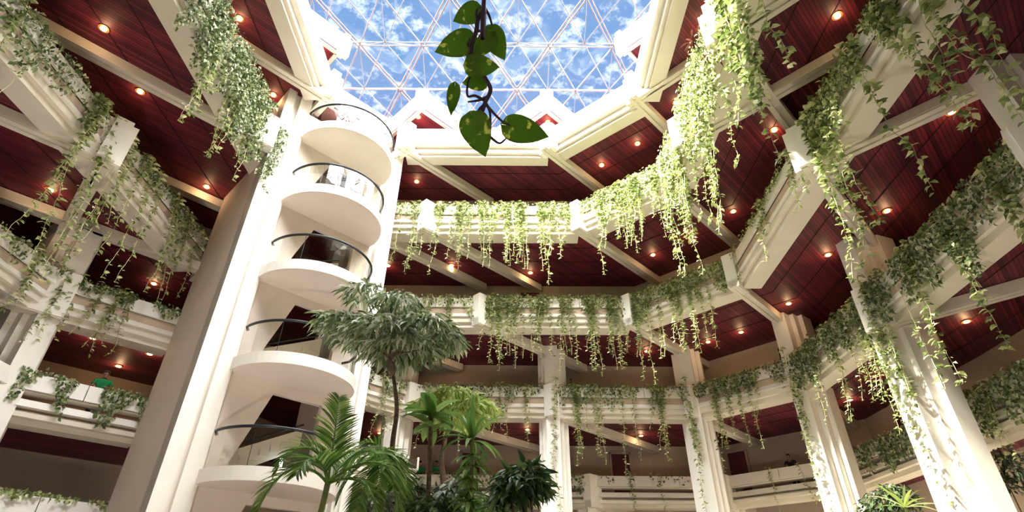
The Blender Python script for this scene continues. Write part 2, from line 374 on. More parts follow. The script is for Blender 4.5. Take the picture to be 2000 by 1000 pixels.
# ring at the roof opening: deep white beams without planters
def ringbeam(P, Q, zb, label):
    P, Q = Vector(P), Vector(Q); mid = (P + Q) / 2; t = (Q - P).normalized(); n = Vector((-t.y, t.x))
    if n.dot(CEN - mid) < 0: n = -n
    root = bpy.data.objects.new('beam', None); COL.objects.link(root); root.location = (mid.x, mid.y, zb); root['kind'] = 'structure'; root['label'] = label
    obj('upper_band', MB().strip(P, Q, n, -.5, 0, zb + .82, zb + 1.42), WHITE, root)
    obj('recessed_band', MB().strip(P, Q, n, -.5, -.16, zb + .66, zb + .815), CREAM, root)
    obj('middle_band', MB().strip(P, Q, n, -.5, 0, zb + .42, zb + .655), WHITE, root)
    obj('lower_band', MB().strip(P, Q, n, -.6, -.22, zb + .14, zb + .415).strip(P, Q, n, -.9, -.36, zb, zb + .135), CREAM, root)
rl = ['left', 'front left', 'back', 'back right', 'right', 'near right', 'near', 'near left']
for i in (0, 2, 3, 4, 5, 6, 7):      # the stair tower stands in the gap at the cut corner
    ringbeam(RING_S[i], RING_S[(i + 1) % 8], 19.28, 'white beam around the roof opening, ' + rl[i] + ' side')

# beams under the ceilings, radiating at 45 degrees from the corners
def rib(P, u, L, zb, start=-.3, wdt=.42, h=.34, name='beam'):
    P, u = Vector(P), Vector(u).normalized(); zb += -.06 if abs(u.x - u.y) > 1.2 else -.075; a, b = P + u * start, P + u * L; c = (a + b) / 2; hl = (b - a).length / 2
    n = Vector((-u.y, u.x)); mb = MB()
    mb.box(c, u, hl, wdt / 2, zb + .06, zb + h)
    for s in (-1, 1): mb.box(c + n * s * wdt * .29, u, hl, wdt * .19, zb, zb + .062)
    return struct(name, mb, CREAM)
def nose(P, dirs, z0, z1, out=.3, wdt=.46, back=.6):
    P = Vector(P); mb = MB()
    for i, u in enumerate(dirs):
        u = Vector(u).normalized(); mb.box(P + u * (back - out) / 2, u, (out + back) / 2, wdt / 2, z0 - .012 * i, z1 + .012 * i)
    return struct('beam', mb, WHITE)
mA, mB = -A_, -B_
LB = {'S': 5.35, 'M': 7.3, 'N': 7.4, 'C': 8.5}
for P, ds in (((-7.6, 15.3), (mA, mB)), ((-4.87, 18.18), (A_, mB)), ((1.62, 18.18), (A_, mB)), ((5.04, 15.25), (A_, B_)), ((5.04, 8.7), (A_, B_)), ((-7.6, 8.7), (mA, mB))):
    nose(P, ds, 19.26, 20.74, out=.40, wdt=.38, back=.4)
    for u in ds:
        if P == (1.62, 18.18) and u is mB: continue
        if P == (-4.87, 18.18) and u is mB: rib(P, u, .9, 19.28, -.4, .4); continue
        if P == (-7.6, 15.3) and u is mB: rib(P, u, 1.0, 19.28, -.4, .4); continue
        rib(P, u, LB['S'], 19.28, -.4, .4)
zb = ZM - DP
for P, ds in (((-6.6, 19.5), (A_,)), ((-3.78, 19.55), (A_,)), ((2.93, 19.5), (A_,)), ((6.24, 16.65), (A_,))):
    nose(P, ds, zb - .03, ZM + .05)
    for u in ds: rib(P, u, LB['M'], zb)
for P, ds in (((6.25, 14.2), (B_,)), ((6.2, 10.0), (A_,)), ((-9.15, 14.3), (mA,)), ((6.2, 10.0), (B_,))):
    nose(P, ds, zb - .03, ZM - .05, out=.5)
    for u in ds: rib(P, u, LB['M'], zb)
# white soffit panels filling the triangles between those beams
struct('ceiling', MB().prism([(6.25, 14.1), (6.2, 10.1), (8.3, 12.1)], None, zb + .1, zb + .28), CREAM)
rib((-11.6, 18.6), mA, 5.0, zb)
zb = ZN - DP
for P, ds in (((-1.4, 22.3), (A_,)), ((5.35, 22.25), (A_,)), ((8.9, 18.9), (A_,)), ((8.72, 12.0), (A_, B_)), ((-11.9, 11.95), (mA, mB)), ((-7.9, 22.3), (A_,))):
    nose(P, ds, zb - .03, ZN + .05, out=.4 if P[0] == 8.72 or P[0] == -11.9 else .3)
    for u in ds: rib(P, u, LB['N'] if u is not B_ else 4.5, zb)
rib((-14.35, 15.4), mA, 3.2, zb); rib((-14.35, 15.4), A_, 3.7, zb)
zb = ZC - DP
for P, ds in (((1.93, 25.12), (A_,)), ((8.4, 25.15), (A_,)), ((11.7, 21.7), (A_,)), ((11.75, 16.0), (A_, B_)), ((11.42, 8.75), (A_, B_)), ((-14.35, 15.4), (mA,)), ((-4.6, 25.1), (A_,))):
    nose(P, ds, zb - .03, ZC + .04, out=.34)
    for u in ds: rib(P, u, 8.5 if (u is A_ and P[1] > 24) else 3.9 if u is mA else 7.0, zb)
zb = ZP - DP
for P, ds in (((3.9, 28.7), (A_,)), ((10.5, 28.7), (A_,)), ((14.3, 25.0), (A_,)), ((14.45, 18.6), (A_,))):
    nose(P, ds, zb - .03, ZP + .02, out=.3); [rib(P, u, 3.4, zb) for u in ds]

# columns: stepped piers, each a stack of ever wider fins going outward
def column(P, u, z0, z1, w0=.62):
    P, u = Vector(P), Vector(u).normalized(); mb = MB()
    for a, b, w_ in ((-.07, .6, w0), (.38, .95, w0 + .36), (.75, 1.5, w0 + .74)):
        mb.box(P + u * (a + b) / 2, u, (b - a) / 2, w_ / 2, z0, z1)
    return struct('column', mb, WHITE)
for P, u in (((-5.35, 25.15), (.0, 1)), ((1.93, 25.12), (.1, 1)), ((8.4, 25.15), (.45, 1)), ((11.7, 21.7), (1, .75)), ((11.75, 16.0), (1, .35)), ((11.42, 8.75), (1, 0)), ((-14.35, 15.4), (-1, .5))):
    column(P, u, 0, ZN - DP + .3)
for P, u in (((3.9, 28.7), (0, 1)), ((10.5, 28.7), (.6, 1)), ((14.3, 25.0), (1, .6))):
    column(P, u, 0, ZP - .1, .4)

# ------------------------------------------------------------------ roof slab with pointed corners, and the skylight above it
zg = 22.4
G = [(-7.6, 8.6), (-7.6, 15.41), (-4.48, 18.43), (1.64, 18.43), (4.81, 15.17), (4.81, 8.6), (1.7, 5.4), (-4.8, 5.4)]
def arm(P, u, L):   # one edge beam of a pointed corner: white fascia + small step
    P, u = Vector(P), Vector(u).normalized(); return P + u * L
roofin = [(-13.0, 10.0), (-10.6, 12.4), (-7.6, 15.41), (-9.6, 17.41), (-6.5, 20.45), (-4.48, 18.43), (-1.42, 21.5), (1.64, 18.43), (3.66, 20.45), (6.83, 17.2), (4.81, 15.17), (8.1, 11.9), (4.81, 8.6), (7.0, 6.4), (3.4, 3.2), (-1.5, 8.0), (-6.5, 3.2), (-9.8, 6.4), (-7.6, 8.6)]
roofin = [(-7.6, 15.41), (-9.6, 17.41), (-6.5, 20.45), (-4.48, 18.43), (-1.42, 21.5), (1.64, 18.43), (3.66, 20.45), (6.83, 17.2), (4.81, 15.17), (8.1, 11.9), (4.81, 8.6), (6.0, 7.4), (6.0, 4.0), (-8.8, 4.0), (-8.8, 7.4), (-7.6, 8.6), (-10.9, 11.9)]
roofout = [(-22, -3), (22, -3), (22, 36), (-22, 36)]
struct('ceiling', MB().prism(roofout, roofin, zg + .09, zg + .4), SLAT)
fa = MB(); fb = MB()
for i in range(len(roofin)):
    P, Q = Vector(roofin[i]), Vector(roofin[(i + 1) % len(roofin)]); t = (Q - P).normalized(); n = Vector((-t.y, t.x)); mid = (P + Q) / 2
    # outward = away from the hole: test with small step
    def inside(p):
        c = False; j = len(roofin) - 1
        for a in range(len(roofin)):
            x1, y1 = roofin[a]; x2, y2 = roofin[j]
            if (y1 > p.y) != (y2 > p.y) and p.x < (x2 - x1) * (p.y - y1) / (y2 - y1) + x1: c = not c
            j = a
        return c
    if not inside(mid + n * .05): n = -n
    fa.strip(P, Q, n, -.15, 0, zg + .12, zg + 1.35); fb.strip(P, Q, n, -.2, -.03, zg, zg + .085)
struct('trim_1', fa, WHITE); struct('trim_2', fb, CREAM)
for P, ds in ((G[1], (mA, mB)), (G[2], (A_, mB)), (G[3], (A_, mB)), (G[4], (A_, B_)), (G[0], (mA, mB)), (G[5], (A_, B_))):
    nose(P, ds, zg - .02, zg + 1.1, out=.32, wdt=.26, back=.22)
# outer upstand that carries the glass
HEXR = [(-16, 2), (-16, 20), (-11, 28), (8, 28), (13, 20), (13, 2), (8, -1), (-11, -1)]
s = MB()
for i in range(len(HEXR)):
    P, Q = Vector(HEXR[i]), Vector(HEXR[(i + 1) % len(HEXR)]); t = (Q - P).normalized(); n = Vector((-t.y, t.x)); s.strip(P, Q, n, -.15, .15, zg + .5, 26.0)
struct('wall_roof', s, WHITE)
for nm, q in (('wall_back', [(-22, 36), (22, 36), (22, 36.3), (-22, 36.3)]), ('wall_front', [(-22, -3), (22, -3), (22, -3.3), (-22, -3.3)]), ('wall_left', [(-22, -3), (-22, 36), (-22.3, 36), (-22.3, -3)]), ('wall_right', [(22, -3), (22, 36), (22.3, 36), (22.3, -3)])):
    struct(nm, MB().hexa([(x, y, 0) for x, y in q] + [(x, y, 23.0) for x, y in q]), CREAM)

sky = bpy.data.objects.new('window_1', None); COL.objects.link(sky); sky.location = (-1.35, 11.95, 25); sky['kind'] = 'structure'; sky['label'] = 'triangulated glass skylight over the atrium'
ZU, ZL = 25.6, 24.6; SP = 3.16; RH = SP * .8660
up, lo = {}, {}
for j in range(-8, 5):
    for i in range(-8, 8):
        up[(i, j)] = Vector((.2 + SP * (i + (.5 if j % 2 else 0)), 20.0 + RH * j, ZU))
def inhex(p, m=0):
    n = len(HEXR)
    for k in range(n):
        a, b = Vector(HEXR[k]), Vector(HEXR[(k + 1) % n]); t = (b - a).normalized(); nn = Vector((-t.y, t.x))
        if nn.dot(CEN - a) < 0: nn = -nn
        if nn.dot(Vector((p.x, p.y)) - a) < m: return False
    return True
thick = MB(); thin = MB(); lowr = MB(); web = MB()
def nb(i, j):
    o = 1 if j % 2 else 0
    return [(i + 1, j), (i + o, j + 1), (i + o - 1, j + 1)]
for (i, j), p in up.items():
    for kk, q in enumerate(nb(i, j)):
        if q in up and inhex((p + up[q]) / 2, -.4):
            # every other diagonal is a heavy rafter
            heavy = (kk == 1 and (2 * i + (j % 2) - j) % 4 == 0) or (kk == 2 and (2 * i + (j % 2) + j) % 4 == 0)
            if heavy:
                for sgn in (-1, 1):
                    d = (up[q] - p).normalized(); nn = Vector((-d.y, d.x, 0)) * .085 * sgn
                    thick.tube([p + nn, up[q] + nn], .04, 6, False)
            else: thin.tube([p, up[q]], .034, 6, False)
# the lower lattice sits under the centres of the triangles
for (i, j), p in up.items():
    c = p + Vector((0, -RH * 2 / 3 + RH / 3 * 0, ZL - ZU)); c = Vector((p.x + SP / 2, p.y - RH / 3, ZL)); lo[(i, j)] = c
for (i, j), c in lo.items():
    if not inhex(c, 1.0): continue
    for q in nb(i, j):
        if q in lo and inhex(lo[q], 1.0): lowr.tube([c, lo[q]], .024, 6, False)
    o = 1 if j % 2 else 0
    for q in ((i, j), (i + 1, j), (i + o, j - 1)):
        if q in up: web.tube([c, up[q]], .018, 5, False)
for n_, mb_, m_ in (('rafter', thick, MULLT), ('glazing_bar', thin, MULL), ('lower_lattice', lowr, MULL), ('strut', web, MULL)):
    o = obj(n_, mb_, m_, sky); o['kind'] = 'stuff'
obj('glass', MB().prism(HEXR, None, ZU + .06, ZU + .08), ROOFGLASS, sky)

# ------------------------------------------------------------------ the stair tower
TLp, TRp = Vector((-8.32, 15.58)), Vector((-5.63, 18.3)); tt = (TRp - TLp).normalized(); tn = Vector((tt.y, -tt.x))   # tn faces the atrium
def tp(s, d): return TLp + tt * s + tn * d
CL = (TRp - TLp).length
ZT = 19.55
struct('wall_tower', MB().hexa([(p.x, p.y, z) for z in (0, ZT) for p in (tp(-.95, -.02), tp(-.95, -4.1), tp(-.75, -4.1), tp(-.75, -.02))]), TOWERW)
struct('wall_tower', MB().hexa([(p.x, p.y, z) for z in (0, ZT) for p in (tp(CL + .5, -.1), tp(CL + .5, -4.4), tp(CL + .7, -4.4), tp(CL + .7, -.1))]), TOWERW)
def fin(a, b, d0, d1): return MB().hexa([(p.x, p.y, z) for z in (0, ZT) for p in (tp(a, d0), tp(b, d0), tp(b, d1), tp(a, d1))])
struct('column', fin(-.95, -.62, -.6, .0), WHITE); struct('column', fin(-.60, .0, -.6, -.14), WHITE); struct('column', fin(-.42, .04, -.3, .05), WHITE)
struct('column', fin(CL - .04, CL + .22, -.6, -.25), WHITE); struct('column', fin(CL + .2, CL + .42, -.6, .0), WHITE); struct('column', fin(CL + .42, CL + .75, -.6, .12), WHITE)
# front wall with a slanted stair opening on each storey
def facewall(poly, holes, d0, d1, m, name):
    tri = tessellate_polygon([[Vector((s, z, 0)) for s, z in poly]] + [[Vector((s, z, 0)) for s, z in h] for h in holes])
    flat = poly + [p for h in holes for p in h]; n = len(flat)
    vs = []
    for d in (d0, d1):
        for s_, z in flat: p = tp(s_, d); vs.append((p.x, p.y, z))
    fs = [tuple(t) for t in tri] + [tuple(i + n for i in t) for t in tri]; k = 0
    for l in [poly] + holes:
        m_ = len(l); fs += [(k + i, k + (i + 1) % m_, k + (i + 1) % m_ + n, k + i + n) for i in range(m_)]; k += m_
    mb = MB(); mb.add(vs, fs); return struct(name, mb, m)
SB = [17.4 - 3.2 * k for k in range(6)]      # undersides of the landings
for k, z in enumerate(SB):
    lo_ = (SB[k + 1] + .35) if k < 5 else 0
    if z - .0 <= lo_: continue
    facewall([(0, lo_), (CL, lo_), (CL, z), (0, z)], [[(1.5, z - .28), (.62, lo_ + .05), (3.15, lo_ + .05), (3.15, z - .28)]], -.35, -.15, TOWERW, 'wall_tower')
facewall([(0, 17.75), (CL, 17.75), (CL, ZT - .6), (0, ZT - .6)], [[(.5, 17.8), (.5, 18.6), (3.3, 18.6), (3.3, 17.8)]], -.35, -.15, WHITE, 'wall_tower')
for k, z in enumerate(SB[1:5]):       # stair flights climbing behind the opening
    mb = MB(); n_ = 9
    for i in range(n_):
        s0 = .3 + i * .28; zz = z + .35 + i * .165
        mb.hexa([(p.x, p.y, q) for q in (zz - .02 + .0, zz + .15) for p in (tp(s0, -1.6), tp(s0 + .3, -1.6), tp(s0 + .3, -.6), tp(s0, -.6))])
    bl = [(tp(.2, -1.2)), (tp(3.0, -1.2))]
    q = [(tp(.2, -.62), z + .05), (tp(2.9, -.62), z + 1.55), (tp(2.9, -.62), z + 2.2), (tp(.2, -.62), z + .8)]
    mb.hexa([(p.x, p.y, h) for p, h in q] + [((p + tn * -.1).x, (p + tn * -.1).y, h) for p, h in q])
    t_ = thing('staircase', 'cream stair flight inside the tower behind the %s landing from the top' % ('second', 'third', 'fourth', 'fifth')[k], 'stairs', (*tp(1.5, -1), z + .35))
    obj('flight', mb, CREAM, t_)
    obj('handrail', MB().tube([(*(tp(.2, -.66)), z + .92), (*(tp(2.9, -.66)), z + 2.35)], .035, 8), HANDRAIL, t_)
ords = ['topmost', 'second', 'third', 'fourth', 'fifth', 'lowest']
mids = tp(CL / 2, 0); RT = 1.93
def arc(r, n=32, a0=0, a1=math.pi, ex=1.0):
    return [mids + tt * (-math.cos(a0 + (a1 - a0) * i / n) * r) + tn * (math.sin(a0 + (a1 - a0) * i / n) * r * ex) for i in range(n + 1)]
for k, z in enumerate(SB[:6]):
    t_ = thing('curved_landing', '%s semicircular landing of the white stair tower' % ords[k] + (', glass against the sky' if k == 0 else ' from the top' if k < 5 else ', cut by the bottom edge'), 'landing', (mids.x, mids.y, z), 'semicircular landings of the stair tower')
    sl = [tuple(p) for p in arc(RT)] + [tuple(tp(CL, -.3)), tuple(tp(0, -.3))]
    obj('slab', MB().prism(sl, None, z, z + .34), TOWERW if k else CREAM, t_)
    rim = arc(RT + .025); rin = arc(RT - .06)
    obj('rim', MB().prism([tuple(p) for p in rim] + [tuple(p) for p in reversed(rin)], None, z + .01, z + .37), WHITE, t_)
    g0, g1 = arc(RT - .08, 32, .09, math.pi - .09), arc(RT - .095, 32, .09, math.pi - .09)
    gl = obj('glass_panel', MB().prism([tuple(p) for p in g0] + [tuple(p) for p in reversed(g1)], None, z + .37, z + 1.38), GLASS, t_, smooth=False)
    st = MB()
    for f_ in (.12, .31, .5, .69, .88):
        p = g0[round(f_ * 32)]
        st.disc((p.x, p.y), .012, .012, z + 1.0, z + 1.03)
    hr = arc(RT - .09, 40, .05, math.pi - .05); pts = [(p.x, p.y, z + 1.42) for p in hr]
    e1 = tp(.12, .12); pts = [(e1.x, e1.y, z + 1.30)] + pts + [(*(tp(CL - .12, .1)), z + 1.36), (*(tp(CL - .35, .02)), z + 1.25)]
    obj('handrail', MB().tube(pts, .045, 8), HANDRAIL, t_, smooth=True)
    obj('glass_joint', MB().tube([(g0[8].x, g0[8].y, z + .37), (g0[8].x, g0[8].y, z + 1.38)], .008, 5).tube([(g0[24].x, g0[24].y, z + .37), (g0[24].x, g0[24].y, z + 1.38)], .008, 5), HANDRAIL, t_)
# strip light seen behind the lowest glass
ft = thing('strip_light', 'bright upright strip light inside the tower behind the fifth landing glass', 'lamp', (*tp(2.35, -.5), SB[3] - 2.3))
obj('tube', MB().tube([(*tp(2.35, -.45), SB[4] + .5), (*tp(2.35, -.45), SB[4] + 1.15)], .05, 8), TUBE, ft)

# ------------------------------------------------------------------ doors in the gallery walls
def door(n, p, u, z):
    r_ = bpy.data.objects.new('door_%d' % n, None); COL.objects.link(r_); r_.location = (p.x, p.y, z); r_['kind'] = 'structure'
    obj('leaf', MB().box(p, u, .48, .04, z, z + 2.6), DOORM, r_); nrm = Vector((-u.y, u.x))
    f_ = MB().box(p - u * .53, u, .05, .08, z, z + 2.7).box(p + u * .53, u, .05, .08, z, z + 2.7).box(p, u, .58, .08, z + 2.6, z + 2.7); obj('frame', f_, BROWNW, r_)
    c_ = CEN - p; s_ = 1 if nrm.dot(c_) > 0 else -1
    obj('handle', MB().ball((*(p + u * .38 + nrm * .07 * s_), z + 1.0), .04, .04, .04), BRASS, r_)
zf = ZP - DP + .45
wp = offset(RING_P, WOFF)
def onwall(ringoff, i, f, d=.06):
    a, b = Vector(ringoff[i]), Vector(ringoff[(i + 1) % len(ringoff)]); t = (b - a).normalized(); n = Vector((-t.y, t.x))
    if n.dot(CEN - a) < 0: n = -n
    return a + (b - a) * f + n * d, t
dn = 0
for ro, i, f, z in ((wp, 5, .27, zf), (wp, 6, .12, zf), (wp, 7, .35, zf), (wp, 8, .4, zf), (wp, 4, .25, zf),
                    (offset(RING_C, WOFF), 6, .45, ZC - DP + .45), (offset(RING_C, WOFF), 5, .75, ZC - DP + .45), (offset(RING_C, WOFF), 7, .35, ZC - DP + .45), (offset(RING_N, WOFF), 4, .3, ZN - DP + .45)):
    p, t = onwall(ro, i, f); dn += 1; door(dn, p, t, z)
# thin panel joints on the gallery walls
for ro, i, fs_, z0, z1 in ((wp, 5, (.1, .5, .78), zf, 9.7), (wp, 4, (.5, .75), zf, 9.7), (offset(RING_C, WOFF), 4, (.2, .5, .8), 9.92, 12.97), (offset(RING_C, WOFF), 3, (.3, .6), 9.92, 12.97), (offset(RING_N, WOFF), 4, (.25, .5, .75), 13.12, 16.1)):
    mb = MB()
    for f in fs_: p, t = onwall(ro, i, f, .015); mb.box(p, t, .02, .02, z0, z1)
    struct('trim_3', mb, TAN)

# ------------------------------------------------------------------ recessed downlights
DL = {'S': (19.58, [(468, 36), (534, 185), (1320, 200), (1175, 322), (1245, 280), (814, 354), (877, 343), (1373, 42)]),
 'G': (22.49, [(817, 228), (1070, 238), (625, 97)]),
 'M': (16.17, [(203, 55), (274, 178), (404, 364), (1635, 30), (1512, 253), (1432, 412), (1350, 462), (1275, 497), (882, 518), (1036, 532), (758, 518)]),
 'N': (12.97, [(99, 370), (301, 553), (1858, 217), (1732, 411), (1617, 497), (1540, 592), (1383, 667), (1447, 648), (1263, 685), (883, 683)]),
 'C': (9.77, [(182, 659), (293, 690), (232, 714), (1887, 627), (1738, 728), (1660, 780), (742, 845), (1252, 850), (1030, 838)]),
 'P': (6.57, [(250, 912), (708, 987)])}
def place_words(u, v):
    c = 'left' if u < 600 else 'centre' if u < 1260 else 'right'
    return c
DLW = {'S': 'on the boards around the roof opening', 'G': 'under a pointed corner of the roof', 'M': 'on the ceiling below the highest planted level', 'N': 'on the ceiling below the second planted level',
       'C': 'on the ceiling below the third planted level', 'P': 'on the lowest visible ceiling'}
ordn = ['leftmost', 'second from left', 'third from left', 'fourth from left', 'fifth from left', 'sixth from left', 'seventh from left', 'eighth from left', 'ninth from left', 'tenth from left', 'eleventh from left']
for k, (z, l) in DL.items():
    for i, (u, v) in enumerate(sorted(l)):
        p = atz(u, v, z)
        t_ = thing('downlight', 'small round warm downlight %s, %s' % (DLW[k], ordn[i]), 'downlight', p, 'warm downlights in the boarded ceilings')
        obj('ring', MB().disc(p, .15, .15, z - .03, z - .001), BRASS, t_); obj('bulb', MB().disc(p, .085, .085, z - .045, z - .031), BULB, t_)
        l_ = bpy.data.lights.new('lamp', 'POINT'); l_.energy = 7; l_.color = (1, .6, .3); l_.shadow_soft_size = .08
        lo2 = bpy.data.objects.new('lamp', l_); COL.objects.link(lo2); lo2.parent = t_; lo2.location = (0, 0, -.22)

# floor lamps added purely as fill, to brighten the balcony fronts from below
for i, (x, y, tx, ty, tz) in enumerate(((-6, 9, -12, 14, 13), (5, 9, 10, 16, 13), (0.5, 10.5, 1, 24, 10), (-5, 6, -9, 9, 15))):
    t_ = thing('fill_light', 'added fill light in the planting bed, %s' % ('left side', 'right side', 'centre', 'near left')[i], 'fill_light', (x, y, 0))
    d = (Vector((tx, ty, tz)) - Vector((x, y, .45))).normalized()
    obj('stand', MB().disc((x, y), .14, .12, 0, .04).tube([(x, y, .02), (x, y, .3)], .03), HANDRAIL, t_)
    hb = Vector((x, y, .42)); obj('housing', MB().tube([hb - d * .12, hb + d * .1], [.12, .2], 16), HANDRAIL, t_)
    l_ = bpy.data.lights.new('lamp', 'SPOT'); l_.energy = FILL * 4; l_.color = (1, .88, .76); l_.spot_size = R(120); l_.spot_blend = 1; l_.shadow_soft_size = .2
    o = bpy.data.objects.new('lamp', l_); COL.objects.link(o); o.parent = t_; o.location = hb + d * .14 - Vector((x, y, 0)); o.rotation_euler = d.to_track_quat('-Z', 'Y').to_euler()
# ------------------------------------------------------------------ leaves
rng = np.random.default_rng(7); random.seed(7)
def unit(a): return a / np.maximum(np.linalg.norm(a, axis=1, keepdims=True), 1e-9)
def leafarrays(P, D, N, L, ratio=.6, fold=.12, droop=.1):
    """a folded pointed leaf of 6 vertices and 4 faces for every row"""
    P = np.asarray(P, float); D = unit(np.asarray(D, float)); N = np.asarray(N, float); S = unit(np.cross(D, N)); N = np.cross(S, D); L = np.asarray(L, float)[:, None]
    w_ = L * ratio / 2; v = np.empty((len(P), 6, 3))
    v[:, 0] = P; v[:, 1] = P + D * L * .38 + S * w_ + N * L * fold; v[:, 2] = P + D * L * .38 - S * w_ + N * L * fold
    v[:, 3] = P + D * L * .45; v[:, 4] = P + D * L - N * L * droop; v[:, 5] = P + D * L * .75 + S * w_ * .6 + N * L * fold * .4
    # keep it simple: 5 points used on the left, mirrored on the right through vertex 2
    f = np.array([[0, 1, 3], [0, 3, 2], [1, 5, 3], [3, 5, 4], [3, 4, 2]])
    F_ = (f[None] + (np.arange(len(P)) * 6)[:, None, None]).reshape(-1, 3)
    return v.reshape(-1, 3), F_
def npmesh(name, V, F_, m, parent=None, base=None, smooth=False):
    org = np.array(base if base is not None else (origin(parent) if parent else (0, 0, 0)))
    me = bpy.data.meshes.new(name); me.from_pydata((V - org).tolist(), [], F_.tolist()); 
    if smooth: me.shade_smooth()
    return link(name, me, m, parent, base)
def join(parts):
    V = []; F_ = []; k = 0
    for v, f in parts: V.append(v); F_.append(f + k); k += len(v)
    return np.vstack(V), np.vstack(F_)
class Blades:
    """long curved strap leaves or leaflets, each a ribbon with a fold"""
    def __init__(s): s.v = []; s.f = []
    def blade(s, p, d, n, L, wd, sag=.3, seg=5, prof=None, twist=0):
        p, d, n = Vector(p), Vector(d).normalized(), Vector(n); k = len(s.v)
        side = d.cross(n).normalized()
        for i in range(seg + 1):
            t = i / seg; ww = wd / 2 * (math.sin(math.pi * (.12 + .88 * t)) ** .7 if prof is None else prof(t)); 
            if i == seg: ww = 0.001
            up_ = side.cross(d).normalized()
            s.v += [tuple(p + side * ww + up_ * ww * .35), tuple(p), tuple(p - side * ww + up_ * ww * .35)]
            if i < seg:
                p = p + d * L / seg; d = (d + Vector((0, 0, -1)) * sag / seg * 2).normalized()
                s2 = side - d * side.dot(d)
                if s2.length > .05: side = s2.normalized()
                k0 = k + 3 * i; s.f += [(k0, k0 + 3, k0 + 4, k0 + 1), (k0 + 1, k0 + 4, k0 + 5, k0 + 2)]
        return p
    def tube(s, pts, r):
        mb = MB(); mb.tube(pts, r, 6); k = len(s.v); s.v += mb.v; s.f += [tuple(i + k for i in f) for f in mb.f]
    def obj(s, name, m, parent):
        o = origin(parent); me = bpy.data.meshes.new(name); me.from_pydata([(x - o[0], y - o[1], z - o[2]) for x, y, z in s.v], [], s.f); return link(name, me, m, parent)

GAPS = {'Ptl': (.40, .62), 'M5': (.32, .42), 'M0': (.72, .81), 'P4': (.02, .24)}      # bare stretches: a leaning person, the white post ends
# ivy mats lying over the balcony fronts
def ivy_mat(key, count, depth, peaks, size=.13, label=None, out=.14, cov=(0, 1), gap=None):
    P, Q, n, t, zt = bays[key]; L = (Q - P).length
    s = rng.uniform(cov[0] * L, cov[1] * L, count * 3)
    if key in GAPS: s = s[(s < L * GAPS[key][0]) | (s > L * GAPS[key][1])]
    ph = rng.uniform(0, 6.28, 4)
    prof = .5 + .5 * np.sin(s * 2.1 + ph[0]) * np.sin(s * .9 + ph[1]) + .35 * np.sin(s * 5.3 + ph[2])
    keep = rng.uniform(0, 1, len(s)) < np.clip(.22 + .78 * prof, .08, 1); s = s[keep][:count]; prof = prof[keep][:count]; c = len(s)
    dmax = depth + peaks * np.clip(prof, 0, 1.2); z = zt + .12 - rng.uniform(0, 1, c) ** 1.25 * dmax
    over = rng.uniform(.02, out, c) + np.where(z > zt, -rng.uniform(0, .4, c), 0)
    # below the rails the mat hangs free, a little behind the front
    nn = np.array([n.x, n.y, 0]); tt_ = np.array([t.x, t.y, 0])
    X = np.array([P.x, P.y, 0]) + s[:, None] * tt_ + over[:, None] * nn; X[:, 2] = z
    D = rng.normal(0, .55, (c, 3)); D[:, 2] -= .75; N_ = nn + rng.normal(0, .55, (c, 3)); N_[:, 2] += .35
    V, F_ = leafarrays(X, D, N_, size * rng.uniform(.65, 1.35, c), .68, .14, .15)
    mid = (P + Q) / 2
    o = npmesh('ivy_foliage', V, F_, VINE_SHADE if key[0] in 'CP' or key in ('N0', 'N1', 'M0') else VINE, None, (mid.x, mid.y, zt)); tag(o, label, 'ivy', None, 'stuff'); return o
# strands
def strand_proto(L, bare, leaf, rnd, dens=1.0):
    pts = [Vector((0, -.12, .05)), Vector((0, .03, .06)), Vector((0, .09, -.06))]; x = y = 0.0; z = -.06; dx = dy = 0
    while z > -L:
        z -= .12; dx = dx * .6 + rnd.gauss(0, .014); dy = dy * .6 + rnd.gauss(0, .012); x += dx; y = max(-.02, y + dy); pts.append(Vector((x, .09 + y, z)))
    if rnd.random() < .45:
        for k in range(3): pts.append(pts[-1] + Vector((rnd.choice((-1, 1)) * .05, .02, .03 * k - .02)))
    st = MB(); st.tube(pts, [.012 * (1 - .55 * i / len(pts)) for i in range(len(pts))], 4)
    X = []; D = []; N_ = []; S = []
    for i, p in enumerate(pts):
        f = i / len(pts)
        if f < bare and rnd.random() > .08: continue
        for k in range(4 if f < .45 and not bare else 3 if f < .75 else 2):
            if rnd.random() > .74 * dens: continue
            a = rnd.uniform(0, 6.28); d = Vector((math.cos(a), math.sin(a) * .8 + .2, rnd.uniform(-.7, .25)))
            X.append(p + Vector((rnd.gauss(0, .035 * (1.3 - f)), rnd.gauss(0, .025), rnd.uniform(-.05, .05)))); D.append(d); N_.append(Vector((rnd.gauss(0, .4), rnd.gauss(.3, .4), 1))); S.append(leaf * rnd.uniform(.6, 1.25) * (1 - .3 * f))
    return st, leafarrays(np.array(X), np.array(D), np.array(N_), np.array(S), .62, .12, .12)
protos = {}
def proto(L, bare, leaf):
    L = min((1.0, 1.5, 2.0, 2.6, 3.3, 4.2, 5.2, 6.5, 8.5), key=lambda q: abs(q - L)); lf = .15 if leaf < .17 else .2 if leaf < .23 else .27; var = random.randrange(3)
    k = (L, bare > 0, lf, var)
    if k not in protos:
        rnd = random.Random(int(L * 10) * 1000 + int(lf * 100) * 10 + var + 5 * (bare > 0)); st, (V, F_) = strand_proto(L, bare, lf, rnd)
        m1 = bpy.data.meshes.new('stem'); m1.from_pydata(st.v, [], st.f); m1.materials.append(BARE)
        m2 = bpy.data.meshes.new('leaves'); m2.from_pydata(V.tolist(), [], F_.tolist()); m2.materials.append(VINE)
        protos[k] = (m1, m2)
    return protos[k]
nstr = 0
